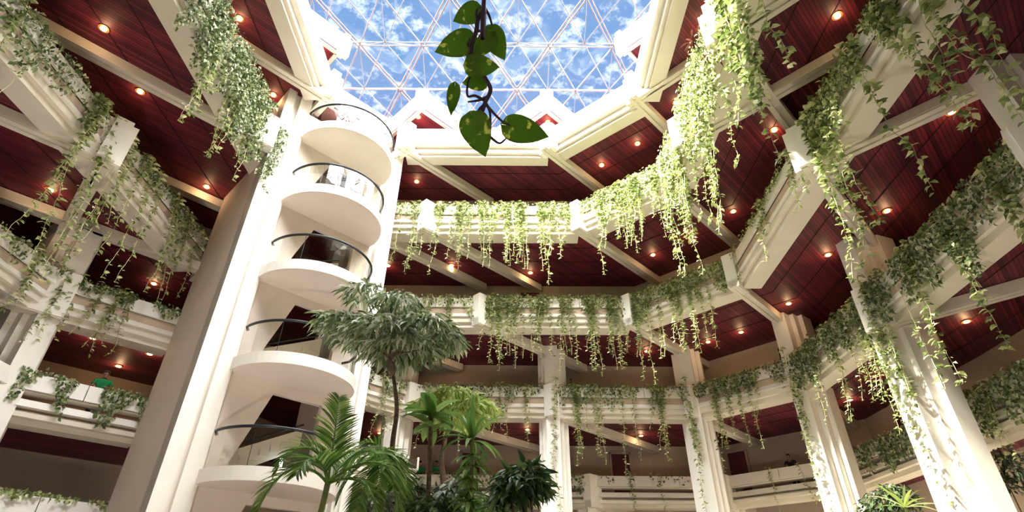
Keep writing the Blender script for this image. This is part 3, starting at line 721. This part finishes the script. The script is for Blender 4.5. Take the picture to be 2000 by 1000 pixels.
def strand(x, y, z, ang, L, label, group, bare=0.0, leaf=.16):
    global nstr; nstr += 1
    m1, m2 = proto(L, bare, leaf); t_ = thing('hanging_vine', label, 'vine', (x, y, z), group); t_.rotation_euler = (0, 0, ang); k = random.uniform(.9, 1.12); t_.scale = (1, 1, k)
    for nm, me in (('stem', m1), ('leaves', m2)):
        o = bpy.data.objects.new(nm, me); COL.objects.link(o); o.parent = t_
def pixel_u(p):
    q = cam.matrix_world.inverted() @ Vector((p[0], p[1], p[2])); return q.x / max(.1, -q.z)
def strands(key, count, Lmin, Lmax, where, leaf=.17, clusters=None, cov=(0, 1), bare=.12):
    P, Q, n, t, zt = bays[key]; LL = (Q - P).length; ang = math.atan2(n.y, n.x) - math.pi / 2; flip = pixel_u((P.x, P.y, zt)) > pixel_u((Q.x, Q.y, zt))
    clusters = clusters or max(2, int(count * .6)); cs = [random.uniform(cov[0] + .02, cov[1] - .02) for _ in range(clusters)]
    for i in range(count):
        c_ = cs[i % clusters] if random.random() < .8 else random.uniform(*cov); f = min(max(c_ + random.gauss(0, .012), .01), .99)
        if key in GAPS and GAPS[key][0] < f < GAPS[key][1]: f = GAPS[key][1] + .02
        s = f * LL
        p = P + t * s + n * random.uniform(.0, .06); x_ = random.random() ** .6; L = 1.0 + Lmin + (Lmax - Lmin) * x_; b_ = .5 if random.random() < bare else 0
        g = 1 - f if flip else f; pl = 'left end of ' if g < .34 else 'right end of ' if g > .66 else 'middle of '
        sz = 'short ' if x_ < .5 else 'long ' if x_ > .8 else 'medium '
        strand(p.x, p.y, zt + .02, ang, L, sz + ('bare-topped' if b_ else 'leafy') + ' vine, ' + pl + where, 'vine strands on the ' + where, bare=b_, leaf=leaf)

IV = [  # key, leaves, depth, peaks, size, out, cov, words
 ('M0', 6500, 1.7, 1.3, 0.13, 0.55, (.2, 1), 'dense ivy burying the upper left balcony front, highest planted level'),
 ('M2', 500, 0.4, 0.8, 0.11, 0.16, (0, 1), 'ivy on the short balcony front just right of the stair tower top'),
 ('M3', 1500, 0.3, 1, 0.11, 0.16, (0, 1), 'ivy tumbling over the straight back balcony front, highest planted level'),
 ('M4', 1900, 0.7, 1, 0.12, 0.22, (0, 1), 'sunlit yellow-green ivy over the slanted front of the highest planted level'),
 ('M5', 4200, 1.3, 1.5, 0.13, 0.45, (0, 1), 'thick bright ivy covering the upper right balcony front'),
 ('M6', 1100, 0.6, 0.9, 0.15, 0.3, (0, 1), 'bright ivy at the top edge of the photo, right of the skylight'),
 ('N0', 900, 0.8, 0.8, 0.13, 0.25, (.2, 1), 'dark ivy over the balcony front in the top left corner'),
 ('N1', 750, 0.25, 0.7, 0.11, 0.14, (0, 1), 'scattered ivy on the left balcony front running to the tower wall'),
 ('N3', 700, 0.3, 0.8, 0.11, 0.16, (0, 1), 'ivy behind the tall variegated tree, second level down'),
 ('N4', 1500, 0.3, 1, 0.11, 0.16, (0, 1), 'ivy on the long back balcony front, second level down'),
 ('N5', 1700, 0.5, 1, 0.12, 0.2, (0, 1), 'glaring sunlit ivy on the slanted front, second level down'),
 ('N6', 420, 0.1, 0.3, 0.11, 0.1, (0, 1), 'thin ivy along the top of the right-hand front, second level down'),
 ('N7', 1700, 0.4, 1.3, 0.14, 0.25, (.1, 1), 'ivy patches on the front rising to the top right edge'),
 ('C1', 260, 0.3, 0.5, 0.13, 0.14, (.3, 1), 'sparse ivy on the balcony front at the left edge, third level down'),
 ('Ctl', 420, 0.1, 0.6, 0.13, 0.12, (0, 1), 'sparse ivy on the front left of the tower, third level down'),
 ('Ctr', 560, 0.3, 0.8, 0.12, 0.16, (.2, 1), 'ivy on the front right of the tower, third level down'),
 ('C3', 700, 0.2, 0.7, 0.11, 0.14, (0, 1), 'ivy between the first two back columns, third level down'),
 ('C4', 1100, 0.25, 0.9, 0.11, 0.14, (0, 1), 'ivy between the second and third back columns, third level down'),
 ('C5', 900, 0.25, 0.7, 0.12, 0.16, (0, 1), 'ivy on the slanted front between the right back columns, third level down'),
 ('C6', 2100, 0.8, 1, 0.13, 0.25, (0, 1), 'heavy ivy on the front left of the big right column'),
 ('C7', 2100, 0.8, 1.2, 0.14, 0.28, (0, 1), 'heavy ivy on the front right of the big right column'),
 ('Ptl', 700, 0.1, 1.2, 0.13, 0.16, (0, 1), 'ivy patches on the front where the person in green leans'),
 ('Ptr', 420, 0.2, 0.7, 0.13, 0.16, (.3, 1), 'ivy on the front right of the tower foot'),
 ('P4', 420, 0.2, 0.7, 0.13, 0.16, (0, 1), 'ivy on the front beneath the two people in green'),
 ('P5', 130, 0.04, 0.6, 0.12, 0.1, (0, 1), 'few ivy tufts on the open railed front at the back'),
 ('P7', 1300, 0.6, 0.7, 0.13, 0.2, (0, 1), 'ivy heaped on the front left of the big right column foot'),
 ('P8', 1500, 0.7, 0.8, 0.14, 0.24, (0, 1), 'ivy heaped on the front at the lower right edge'),
 ('Qtl', 300, 0.1, 0.15, 0.12, 0.1, (0, 1), 'low ivy along the planted edge in the bottom left corner')]
for k, c_, dpt, pk, sz, ou, cv, lb in IV: ivy_mat(k, c_, dpt, pk, sz, lb, ou, cv)
ST = [
 ('M0', 16, 1, 3.5, 'ivy-buried upper left front', .2, (.3, 1)), ('M2', 6, 1.2, 2.4, 'short front right of the tower, highest planted level', .18, (0, 1)),
 ('M3', 30, 1, 2.8, 'long back front of the highest planted level', .18, (0, 1)), ('M4', 16, 1, 3, 'sunlit slanted front of the highest planted level', .18, (0, 1)),
 ('M5', 24, 2, 5, 'upper right front, highest planted level', .2, (0, 1)), ('M6', 9, 2.5, 5, 'topmost front at the upper right edge', .27, (0, 1)),
 ('N0', 9, 2, 4, 'front in the top left corner, second level', .2, (.1, 1)), ('N1', 13, 1.2, 3.6, 'left front next to the tower, second level down', .2, (0, 1)),
 ('N3', 6, 0.8, 2.2, 'front behind the tall tree, second level down', .18, (0, 1)), ('N4', 36, 1, 2.8, 'long back front, second level down', .18, (0, 1)),
 ('N5', 20, 1, 3, 'glaring slanted front, second level', .18, (0, 1)), ('N6', 5, 0.2, 1, 'right front with long groove, second level', .18, (0, 1)),
 ('N7', 12, 2, 4.5, 'front rising to top right edge, second level', .23, (0, 1)),
 ('C1', 4, 0.8, 2, 'left edge front, third level down', .2, (.3, 1)), ('Ctl', 6, 0.4, 1.2, 'front left of the tower, third level down', .18, (0, 1)), ('Ctr', 6, 0.4, 1.6, 'front right of the tower, third level down', .18, (.3, 1)),
 ('C3', 8, 0.5, 2, 'front between the first two back columns', .18, (0, 1)), ('C4', 22, 0.8, 2.8, 'front between the second and third back columns', .18, (0, 1)), ('C5', 12, 0.8, 2.8, 'slanted front between the right back columns', .18, (0, 1)),
 ('C6', 15, 1.2, 3.2, 'front left of the big right column', .2, (0, 1)), ('C7', 11, 1.2, 3.4, 'front right of the big right column', .27, (0, 1)),
 ('P5', 5, 0.2, 0.9, 'open railed front at the back', .15, (0, 1)), ('P6', 3, 0.3, 1, 'open slanted front, lower right of centre', .15, (0, 1)), ('P8', 3, 0.3, 1.2, 'lower right edge front', .2, (0, 1))]
for k, c_, a, b, wh, lf, cv in ST: strands(k, c_, a, b, wh, lf, cov=cv)
# vines trailing down the columns
for (x, y, dx, dy, L, wd) in ((11.45, 15.55, -1, -.35, 8.5, 'big right column'), (11.75, 15.3, -.2, -1, 6.5, 'side of the big right column'), (8.15, 24.75, -.4, -1, 8.5, 'second back column from the right'), (11.35, 21.35, -1, -.75, 8.5, 'third back column, left of the big right one'), (2.1, 24.8, -.1, -1, 8.5, 'central back column')):
    strand(x, y, ZC + .3, math.atan2(dy, dx) - math.pi / 2, L, 'long thin vine trailing down the ' + wd, None, leaf=.2)

# ------------------------------------------------------------------ plants standing in the atrium
def blob_leaves(centres, count, L, ratio, droop_dir=-.7, shell=.55, rnd=rng):
    P_ = []; D_ = []; N_ = []
    wts = np.array([c[1] * c[2] for c in centres]); wts = wts / wts.sum()
    for (c, rx, rz), w_ in zip(centres, wts):
        k = int(count * w_); a = rnd.normal(0, 1, (k, 3)); a = unit(a) * (rnd.uniform(shell, 1, (k, 1)) ** .6)
        a[:, 2] = np.abs(a[:, 2]) * .9 - .25
        P_.append(np.array(c) + a * np.array([rx, rx, rz])); d = a.copy(); d[:, 2] = droop_dir; d += rnd.normal(0, .35, d.shape); D_.append(d)
        n = a.copy(); n[:, 2] += .6; N_.append(n + rnd.normal(0, .3, n.shape))
    P_, D_, N_ = np.vstack(P_), np.vstack(D_), np.vstack(N_)
    return leafarrays(P_, D_, N_, L * rnd.uniform(.65, 1.25, len(P_)), ratio, .08, .12)
def px(u, v, y): return aty(u, v, y)
def bent(pts, n=5):
    pts = [Vector(p) for p in pts]; out = []
    for i in range(len(pts) - 1):
        p0 = pts[max(i - 1, 0)]; p1, p2 = pts[i], pts[i + 1]; p3 = pts[min(i + 2, len(pts) - 1)]
        for k in range(n):
            t = k / n; out.append(.5 * ((2 * p1) + (-p0 + p2) * t + (2 * p0 - 5 * p1 + 4 * p2 - p3) * t * t + (-p0 + 3 * p1 - 3 * p2 + p3) * t ** 3))
    out.append(pts[-1]); return out
def tree(name, label, base, trunk, branches, blobs, count, L, ratio, m, r0=.07, droop=-.7, cat='tree'):
    t_ = thing(name, label, cat, (base[0], base[1], 0)); pts = bent([(base[0], base[1], 0)] + trunk)
    obj('trunk', MB().tube(pts, [r0 * (1 - .5 * i / len(pts)) for i in range(len(pts))], 10), BARK, t_, smooth=True)
    for b in branches:
        q = bent(b); obj('branch', MB().tube(q, [r0 * .45 * (1 - .6 * i / len(q)) for i in range(len(q))], 7), BARK, t_, smooth=True)
    V, F_ = blob_leaves(blobs, count, L, ratio, droop); npmesh('foliage', V, F_, m, t_); return t_
Y = 12.0
fork = px(768, 735, Y)
lobes = [((px(745, 655, Y)), .95, .62), (px(825, 645, Y), .8, .6), (px(690, 640, Y + .3), .75, .5), (px(655, 625, Y + .2), .45, .3), (px(715, 572, Y), .5, .26), (px(775, 590, Y - .2), .55, .32), (px(790, 680, Y), .8, .4), (px(870, 665, Y), .45, .35)]
tree('variegated_tree', 'tall slender tree with drooping white-edged leaflets in front of the tower post', px(772, 1000, Y)[:2], [px(772, 990, Y), px(766, 880, Y), px(775, 800, Y), fork],
     [[fork, px(760, 700, Y), l[0] - Vector((0, 0, .1))] for l in lobes], lobes, 2600, .36, .22, TREEL, .075)
Y = 13.0
f2 = px(872, 850, Y); lobes = [(px(885, 775, Y), .62, .36), (px(840, 790, Y), .42, .26), (px(925, 795, Y), .5, .34), (px(900, 815, Y), .55, .3)]
tree('lime_tree', 'bushy yellow-green tree head rising behind the broad-leaved plant', px(866, 1000, Y)[:2], [px(866, 990, Y), px(862, 900, Y), f2], [[f2, px(885, 820, Y), l[0]] for l in lobes], lobes, 1000, .3, .24, LIMEL, .085)
# broad-leaved plant
def rosette(name, label, base, head, n, L, wd, m, elev=(.1, 1.2), sag=.5, cat='plant', stemr=.03, extra=(), seed=1, stemm=STEM, lean=None):
    r_ = random.Random(seed); t_ = thing(name, label, cat, (base[0], base[1], 0)); head = Vector(head)
    mid = Vector(((base[0] + head.x) / 2 + .05, (base[1] + head.y) / 2, head.z * .5)); pts = bent([(base[0], base[1], 0), mid, head])
    obj('stem', MB().tube(pts, stemr, 8), stemm, t_, smooth=True); b = Blades()
    def ring(h, n, L, e0, e1, off=0):
        for i in range(n):
            a = 2 * math.pi * i / n + r_.uniform(-.25, .25) + off; e = r_.uniform(e0, e1); d = Vector((math.cos(a) * math.cos(e), math.sin(a) * math.cos(e), math.sin(e)))
            b.blade(h, d, (0, 0, 1) if e < 1.1 else (math.cos(a), math.sin(a), .1), L * r_.uniform(.75, 1.15), wd * r_.uniform(.8, 1.1), sag * r_.uniform(.7, 1.3), 6)
    ring(head, n, L, *elev)
    for (dz, n2, L2, e0, e1) in extra: ring(head - Vector((0, 0, dz)), n2, L2, e0, e1, dz * 9)
    b.obj('leaves', m, t_); return t_
Y = 10.0
rosette('broad_leaved_plant', 'thin-stemmed plant with long broad dark green leaves left of the lime tree head', px(840, 1000, Y)[:2], px(842, 815, Y), 14, .72, .2, DRACL, (-.15, .7), .42, 'plant', .04, ((.18, 6, .6, -.3, .5),), 3, BARK)
Y = 9.5
rosette('corn_plant', 'tall corn plant with bright strappy top rosette in front of the back balcony', px(919, 1000, Y)[:2], px(922, 862, Y), 18, .74, .085, DRACL, (.1, 1.45), .6, 'plant', .035,
        ((.25, 12, .4, -.3, .4), (.42, 12, .38, -.4, .3), (.6, 12, .36, -.4, .3), (.78, 12, .36, -.4, .3), (.95, 14, .55, -.3, .5), (1.15, 14, .6, -.3, .6)), 5)
rosette('spiky_plant', 'small pale green spiky plant at the bottom right between the columns', px(1770, 1000, 11)[:2], px(1768, 992, 11), 16, .62, .07, LIMEL, (.1, 1.4), .4, 'plant', .03, (), 9)
rosette('strap_leaved_plant', 'strap-leaved plant at the bottom edge right of the corn plant foot', px(985, 1010, 9)[:2], px(985, 1000, 9), 16, .5, .075, DARKL, (-.1, 1.2), .5, 'plant', .03, (), 12)
def bush(name, label, u, v, Y, rpx, zf_, count, L, ratio, m, droop=-.5):
    c_ = px(u, v, Y); k = (c_ - Vector((0, 0, EY))).length / F; rx = rpx * k
    t_ = thing(name, label, 'shrub', (c_.x, c_.y, 0)); st = MB()
    for i in range(5):
        a = i * 1.3; st.tube(bent([(c_.x + .05 * math.cos(a), c_.y + .05 * math.sin(a), 0), (c_.x + .08 * math.cos(a), c_.y + .08 * math.sin(a), c_.z * .5), c_ + Vector((math.cos(a), math.sin(a), .2)) * rx * .5]), .018, 6)
    obj('stems', st, BARK, t_)
    bl = [(c_, rx, rx * zf_), (c_ + Vector((rx * .3, 0, rx * zf_ * .5)), rx * .6, rx * zf_ * .6), (c_ + Vector((-rx * .35, 0, -rx * zf_ * .3)), rx * .7, rx * zf_ * .6)]
    V, F_ = blob_leaves(bl, count, L, ratio, droop, .3); npmesh('foliage', V, F_, m, t_)
bush('glossy_shrub', 'dark glossy shrub left of the central back column foot', 1018, 945, 9, 44, 1.1, 520, .3, .3, DARKL)
bush('grey_shrub', 'grey-white variegated shrub under the tall tree, bottom edge', 785, 975, 11.5, 38, 1.1, 700, .26, .4, GREYL)
bush('grey_shrub', 'grey-green shrub between the broad-leaved plant and the corn plant', 885, 970, 11.5, 36, 1.1, 600, .28, .3, GREYL)
bush('grey_shrub', 'pale variegated shrub at the foot of the tall tree trunk', 735, 985, 11, 32, 1.1, 400, .26, .35, GREYL)
bush('leafy_shrub', 'green leafy shrub at the bottom below the corn plant leaves', 840, 1000, 10, 40, .8, 450, .3, .3, DARKL)
bush('leafy_shrub', 'low green shrub at the bottom right of the corn plant', 945, 1000, 10.5, 34, .8, 380, .3, .32, DRACL)
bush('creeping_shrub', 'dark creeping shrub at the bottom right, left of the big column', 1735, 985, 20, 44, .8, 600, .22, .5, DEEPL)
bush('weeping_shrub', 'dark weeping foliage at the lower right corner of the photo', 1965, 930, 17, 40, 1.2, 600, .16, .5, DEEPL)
# palms
def frond(t_, root, d, L, sag, wl, m, seed, width=.03, n=30):
    r_ = random.Random(seed); b = Blades(); p = Vector(root); d = Vector(d).normalized(); pts = [p.copy()]; dirs = [d.copy()]
    seg = 14
    for i in range(seg):
        p = p + d * L / seg; d = (d + Vector((0, 0, -1)) * sag / seg * (1 + i * .12)).normalized(); pts.append(p.copy()); dirs.append(d.copy())
    b.tube(pts, [.022 * (1 - .8 * i / seg) for i in range(seg + 1)])
    for i in range(n):
        f = .16 + .84 * (i + .5) / n; k = min(int(f * seg), seg - 1); q = pts[k].lerp(pts[k + 1], f * seg - k); dd = dirs[k]
        side = dd.cross(Vector((0, 0, 1)))
        if side.length < .1: side = Vector((1, 0, 0))
        side.normalize(); upv = side.cross(dd); ll = wl * math.sin(math.pi * (.18 + .78 * f)) ** .6
        for s_ in (-1, 1):
            b.blade(q, dd * .75 + side * s_ * .8 + upv * .18 + Vector((r_.gauss(0, .05),) * 3), upv, ll * r_.uniform(.85, 1.1), width, .28, 4)
    b.obj('frond', m, t_)
def palm(label, base, crown, fr, m, seed, stemr=.04, wl=.42):
    t_ = thing('palm', label, 'palm', (base[0], base[1], 0)); pts = bent([(base[0], base[1], 0), (base[0] * .5 + crown[0] * .5 - .04, base[1], crown[2] * .5), crown])
    obj('trunk', MB().tube(pts, stemr, 9), STEM, t_, smooth=True)
    for i, (d, L, sg) in enumerate(fr): frond(t_, crown, d, L, sg, wl, m, seed + i)
Yp = 8.0; cr = px(640, 945, Yp)
palm('young palm with feathery bright green fronds in front of the lowest landings', px(615, 1010, Yp)[:2], cr,
     [((-.05, .05, 1), 1.25, .5), ((-.35, -.1, 1.3), 1.15, 2.6), ((.75, 0, .75), 1.35, 1.5), ((-.75, -.1, .75), 1.25, 2.3), ((.3, .5, 1), 1.2, 1.0), ((.9, -.2, .35), 1.1, 1.6), ((-.2, -.6, .9), .9, 1.8)], PALML, 20)
Yp = 9.5; cr = px(752, 893, Yp)
palm('palm with drooping dark fronds beneath the tall variegated tree', px(770, 1010, Yp)[:2], cr,
     [((-.8, 0, .5), 1.0, 2.0), ((-.4, -.4, .7), 1.0, 2.6), ((.3, -.5, .3), 1.0, 2.8), ((.1, -.6, .3), 1.2, 2.8), ((-.1, -.3, -.2), 1.3, 1.4), ((.35, .4, .1), .9, 2.2), ((-.6, -.2, -.1), 1.1, 1.6), ((.3, -.1, -.5), 1.4, 1.0)], PALML, 50, .04, .38)

# dried dark-red bromeliad hanging at the top right
hp = Vector((6.05, 10.4, ZM + .1)); t_ = thing('red_bromeliad', 'dark red dried strappy plant hanging at the top, left of the bright vines', 'plant', hp)
b = Blades(); r_ = random.Random(4)
for (dx, dy, dz, n_, L) in ((-.1, 0, 0, 20, .6), (-.35, .5, -.35, 10, .5), (.0, .3, -1.2, 8, .6), (.15, 1.1, -.9, 12, .5), (.1, -.4, .1, 16, .6)):
    h = hp + Vector((dx, dy, dz))
    for i in range(n_):
        a = r_.uniform(0, 6.28); e = r_.uniform(-.7, .9); b.blade(h, (math.cos(a) * math.cos(e), math.sin(a) * math.cos(e), math.sin(e) - .2), (0, 0, 1), L * r_.uniform(.6, 1.2), .07, .9, 5)
b.obj('leaves', REDL, t_); obj('stem', MB().tube(bent([hp, hp + Vector((-.2, .3, -.3)), hp + Vector((0, .4, -1.3)), hp + Vector((.15, 1.1, -1.1))]), .02, 6), POTSTEM, t_)

# ------------------------------------------------------------------ the pothos vine hanging near the viewer
PD = 2.3
def near(u, v, d=PD): return Vector((0, 0, EY)) + ray(u, v).normalized() * d
toeye = -ray(950, 150).normalized()
t_ = thing('pothos_vine', 'dark-stemmed vine with heart-shaped green and yellow leaves hanging in front of the skylight', 'vine', near(945, 0))
top = near(945, 0); main = [(top.x + .02, 1.75, ZN - .05), (top.x + .05, 1.55, 11), (top.x - .04, 1.5, 7), top, near(946, 16), near(934, 38), near(930, 62), near(921, 92), near(928, 120), near(946, 150), near(958, 175), near(947, 202), near(934, 244), near(927, 258)]
obj('stem', MB().tube(bent(main, 6), .0085, 8), POTSTEM, t_, smooth=True)
for q in ([(946, 14), (955, 30), (961, 49)], [(931, 61), (946, 60), (962, 61)], [(921, 92), (914, 112), (915, 122)], [(948, 203), (965, 222), (982, 238), (996, 245)], [(950, 203), (957, 222), (958, 265)], [(949, 202), (935, 215), (930, 232)],
          [(950, 190), (935, 196), (914, 199)], [(945, 196), (928, 187), (913, 187), (914, 160), (920, 150)], [(933, 38), (930, 28), (932, 18)], [(922, 92), (914, 88), (918, 76)], [(958, 268), (975, 280), (988, 271)]):
    obj('side_stem', MB().tube(bent([near(*p, PD - .01 * (i % 2)) for i, p in enumerate(q)], 5), [.0065 - .003 * k / (5 * (len(q) - 1)) for k in range(5 * (len(q) - 1) + 1)], 7), POTSTEM, t_, smooth=True)
def heart(base, tip, wpx, lift, cup=.18, crumple=0, dd=0, tilt=0, seed=0):
    B0, T0 = near(*base, PD + dd), near(*tip, PD + dd + lift); ax = T0 - B0; L = ax.length; ax.normalize(); nrm = (toeye - ax * toeye.dot(ax)).normalized(); sd = ax.cross(nrm)
    if tilt: nrm, sd = nrm * math.cos(tilt) + sd * math.sin(tilt), sd * math.cos(tilt) - nrm * math.sin(tilt)
    wd = wpx * PD / F / 2 * 1.0 / max(.3, math.cos(tilt)); n = 14; m_ = 4; vs = []; fs = []
    for i in range(n + 1):
        t = i / n; f = t - .13 * (1 - t) ** 3 * 0
        h = wd * (math.sin(math.pi * min(1, t * 1.02 + .0) ** .62) ** .8 if 0 < t < 1 else 0) * (1 - .1 * t)
        for j in range(-m_, m_ + 1):
            s_ = j / m_; back = -.15 * L * (abs(s_) ** 1.2) * (1 - t) ** 2 * (1 if t < .6 else .3) * 1.3
            hh = max(h, .0005); p = B0 + ax * (t * L + back) + sd * s_ * hh + nrm * (cup * hh * abs(s_) ** 1.5 - .05 * L * t * t)
            if crumple: p += nrm * crumple * math.sin(t * 9 + s_ * 3 + seed)
            vs.append(p)
    W = 2 * m_ + 1
    fs = [(i * W + j, i * W + j + 1, (i + 1) * W + j + 1, (i + 1) * W + j) for i in range(n) for j in range(W - 1)]
    mb = MB(); mb.add(vs, fs); o = obj('leaf', mb, POTH, t_, smooth=True); sb = o.modifiers.new('thickness', 'SOLIDIFY'); sb.thickness = .0012
for a in (((933, 19), (884, 42), 40, .02, .15, 0, .02), ((918, 78), (848, 102), 50, .03, .2, 0, .02), ((957, 60), (986, 118), 44, .0, .2, 0, .0), ((960, 70), (922, 116), 36, .01, .2, 0, -.02), ((916, 128), (976, 131), 44, .0, .25, 0, -.03),
          ((946, 158), (902, 162), 36, .01, .2, 0, .02), ((888, 170), (880, 226), 26, .0, .5, .008, .0), ((923, 231), (948, 306), 62, -.04, .2, 0, -.02), ((993, 246), (1073, 268), 56, .02, .2, 0, .02), ((930, 95), (915, 142), 30, .0, .3, 0, .03)):
    heart(*a)

# ------------------------------------------------------------------ people
def person(label, x, y, zfloor, face, shirt, hgt=1.7, lean=.12, turn=0, arms='rail'):
    k = hgt / 1.72; base = Vector((x, y, zfloor)); f = Vector((face[0], face[1], 0)).normalized(); r_ = Vector((f.y, -f.x, 0))
    t_ = thing('person', label, 'person', base)
    def W(a, b_, c_): return base + r_ * a * k + f * b_ * k + Vector((0, 0, c_ * k))
    def skin(name, verts, edges, radii, m, root=0, sub=2):
        me = bpy.data.meshes.new(name); me.from_pydata([tuple(v - base) for v in verts], edges, []); o = link(name, me, m, t_)
        md = o.modifiers.new('skin', 'SKIN'); md.use_smooth_shade = True
        for i, rr in enumerate(radii): me.skin_vertices[0].data[i].radius = (rr[0] * k, rr[1] * k) if hasattr(rr, '__len__') else (rr * k, rr * k)
        me.skin_vertices[0].data[root].use_root = True
        sb = o.modifiers.new('sub', 'SUBSURF'); sb.levels = sb.render_levels = sub; return o
    l = lean
    V_ = [W(0, 0, .93), W(0, l * .4, 1.15), W(0, l, 1.38), W(0, l * 1.2, 1.47), W(0, l * 1.5, 1.53), W(0, l * 1.6, 1.62), W(0, l * 1.5, 1.69)]
    E_ = [(0, 1), (1, 2), (2, 3), (3, 4), (4, 5), (5, 6)]; R_ = [(.15, .11), (.135, .10), (.16, .11), (.06, .06), (.055, .06), (.078, .092), (.06, .07)]
    hands = []
    for s in (-1, 1):
        n0 = len(V_); V_ += [W(s * .19, l, 1.40), W(s * .27, l + .06, 1.15), W(s * .20, l + .32, 1.12), W(s * .17, l + .40, 1.10), W(s * .165, l + .45, 1.09)]
        E_ += [(2, n0), (n0, n0 + 1), (n0 + 1, n0 + 2), (n0 + 2, n0 + 3), (n0 + 3, n0 + 4)]; R_ += [.062, .045, .034, .028, .036]
        for q, (dx, ln) in enumerate(((-.03, .07), (-.01, .085), (.01, .08), (.03, .065))):
            h0 = len(V_); V_ += [W(s * .165 + dx, l + .50, 1.085), W(s * .165 + dx, l + .50 + ln * .5, 1.06)]; E_ += [(n0 + 4, h0), (h0, h0 + 1)]; R_ += [.009, .008]
        h0 = len(V_); V_ += [W(s * .125, l + .47, 1.08)]; E_ += [(n0 + 4, h0)]; R_ += [.01]
        n1 = len(V_); V_ += [W(s * .1, 0, .86), W(s * .1, .02, .48), W(s * .11, -.02, .09), W(s * .12, .12, .04)]; E_ += [(0, n1), (n1, n1 + 1), (n1 + 1, n1 + 2), (n1 + 2, n1 + 3)]; R_ += [.085, .055, .04, .035]
    skin('body', V_, E_, R_, SKIN)
    sv = [W(0, 0, .95), W(0, l * .4, 1.15), W(0, l, 1.38), W(0, l * 1.15, 1.44)]; se = [(0, 1), (1, 2), (2, 3)]; sr = [(.175, .13), (.155, .12), (.18, .125), (.075, .075)]
    for s in (-1, 1): n0 = len(sv); sv += [W(s * .2, l, 1.40), W(s * .265, l + .03, 1.23)]; se += [(2, n0), (n0, n0 + 1)]; sr += [.078, .066]
    skin('shirt', sv, se, sr, shirt)
    tv = [W(0, 0, .95)]; te = []; tr_ = [(.165, .125)]
    for s in (-1, 1): n0 = len(tv); tv += [W(s * .1, 0, .84), W(s * .1, .02, .48), W(s * .11, -.02, .1)]; te += [(0, n0), (n0, n0 + 1), (n0 + 1, n0 + 2)]; tr_ += [.098, .07, .055]
    skin('trousers', tv, te, tr_, TROUS)
    hc = W(0, l * 1.5 - .02, 1.655); mb = MB(); mb.ball(hc + Vector((0, 0, .03 * k)), .092 * k, .098 * k, .085 * k, 16, 10); obj('hair', mb, HAIR, t_, smooth=True)
    fc = W(0, l * 1.6, 1.62)
    for s in (-1, 1):
        e = fc + f * .083 * k + r_ * s * .032 * k + Vector((0, 0, .01)); obj('eye', MB().ball(e, .013, .013, .009, 8, 6), EYEW, t_, smooth=True)
        obj('ear', MB().ball(fc + r_ * s * .083 * k, .012, .02, .03, 8, 6), SKIN, t_, smooth=True)
    obj('nose', MB().ball(fc + f * .095 * k - Vector((0, 0, .012)), .013, .015, .022, 8, 6), SKIN, t_, smooth=True)
    obj('mouth', MB().ball(fc + f * .085 * k - Vector((0, 0, .045)), .025, .012, .007, 8, 6), LIP, t_, smooth=True)
zfp = ZP - DP + .45
def behind(key, u, back=.95):
    P, Q, n, t, zt = bays[key]; d = ray(u[0], u[1]); k = (Vector((P.x, P.y)).dot(n) - back) / (d.x * n.x + d.y * n.y); return d.x * k, d.y * k
x, y = behind('Ptl', (208, 735), .85); person('person in a green shirt leaning over the balcony left of the tower', x, y, zfp, (.5, -.9), SHIRT, 1.72)
x, y = behind('P4', (822, 890), .7); person('left of two people in green shirts, seen beyond the broad-leaved plant stem', x, y, zfp, (.2, -1), SHIRT, 1.7)
x, y = behind('P4', (857, 893), .7); person('right of two people in green shirts, facing sideways near the tree stems', x, y, zfp, (-.5, -1), SHIRT, 1.72)
x, y = behind('P6', (1545, 900)); person('dark-haired person leaning on the slanted open balcony between the right columns', x, y, zfp, (-.6, -.8), DARKSH, 1.6, .3)
x, y = behind('C4', (1116, 738)); person('person in dark clothes standing just right of the central column, third level down', x, y, ZC - DP + .45, (-.4, -.8), DARKSH, 1.65)
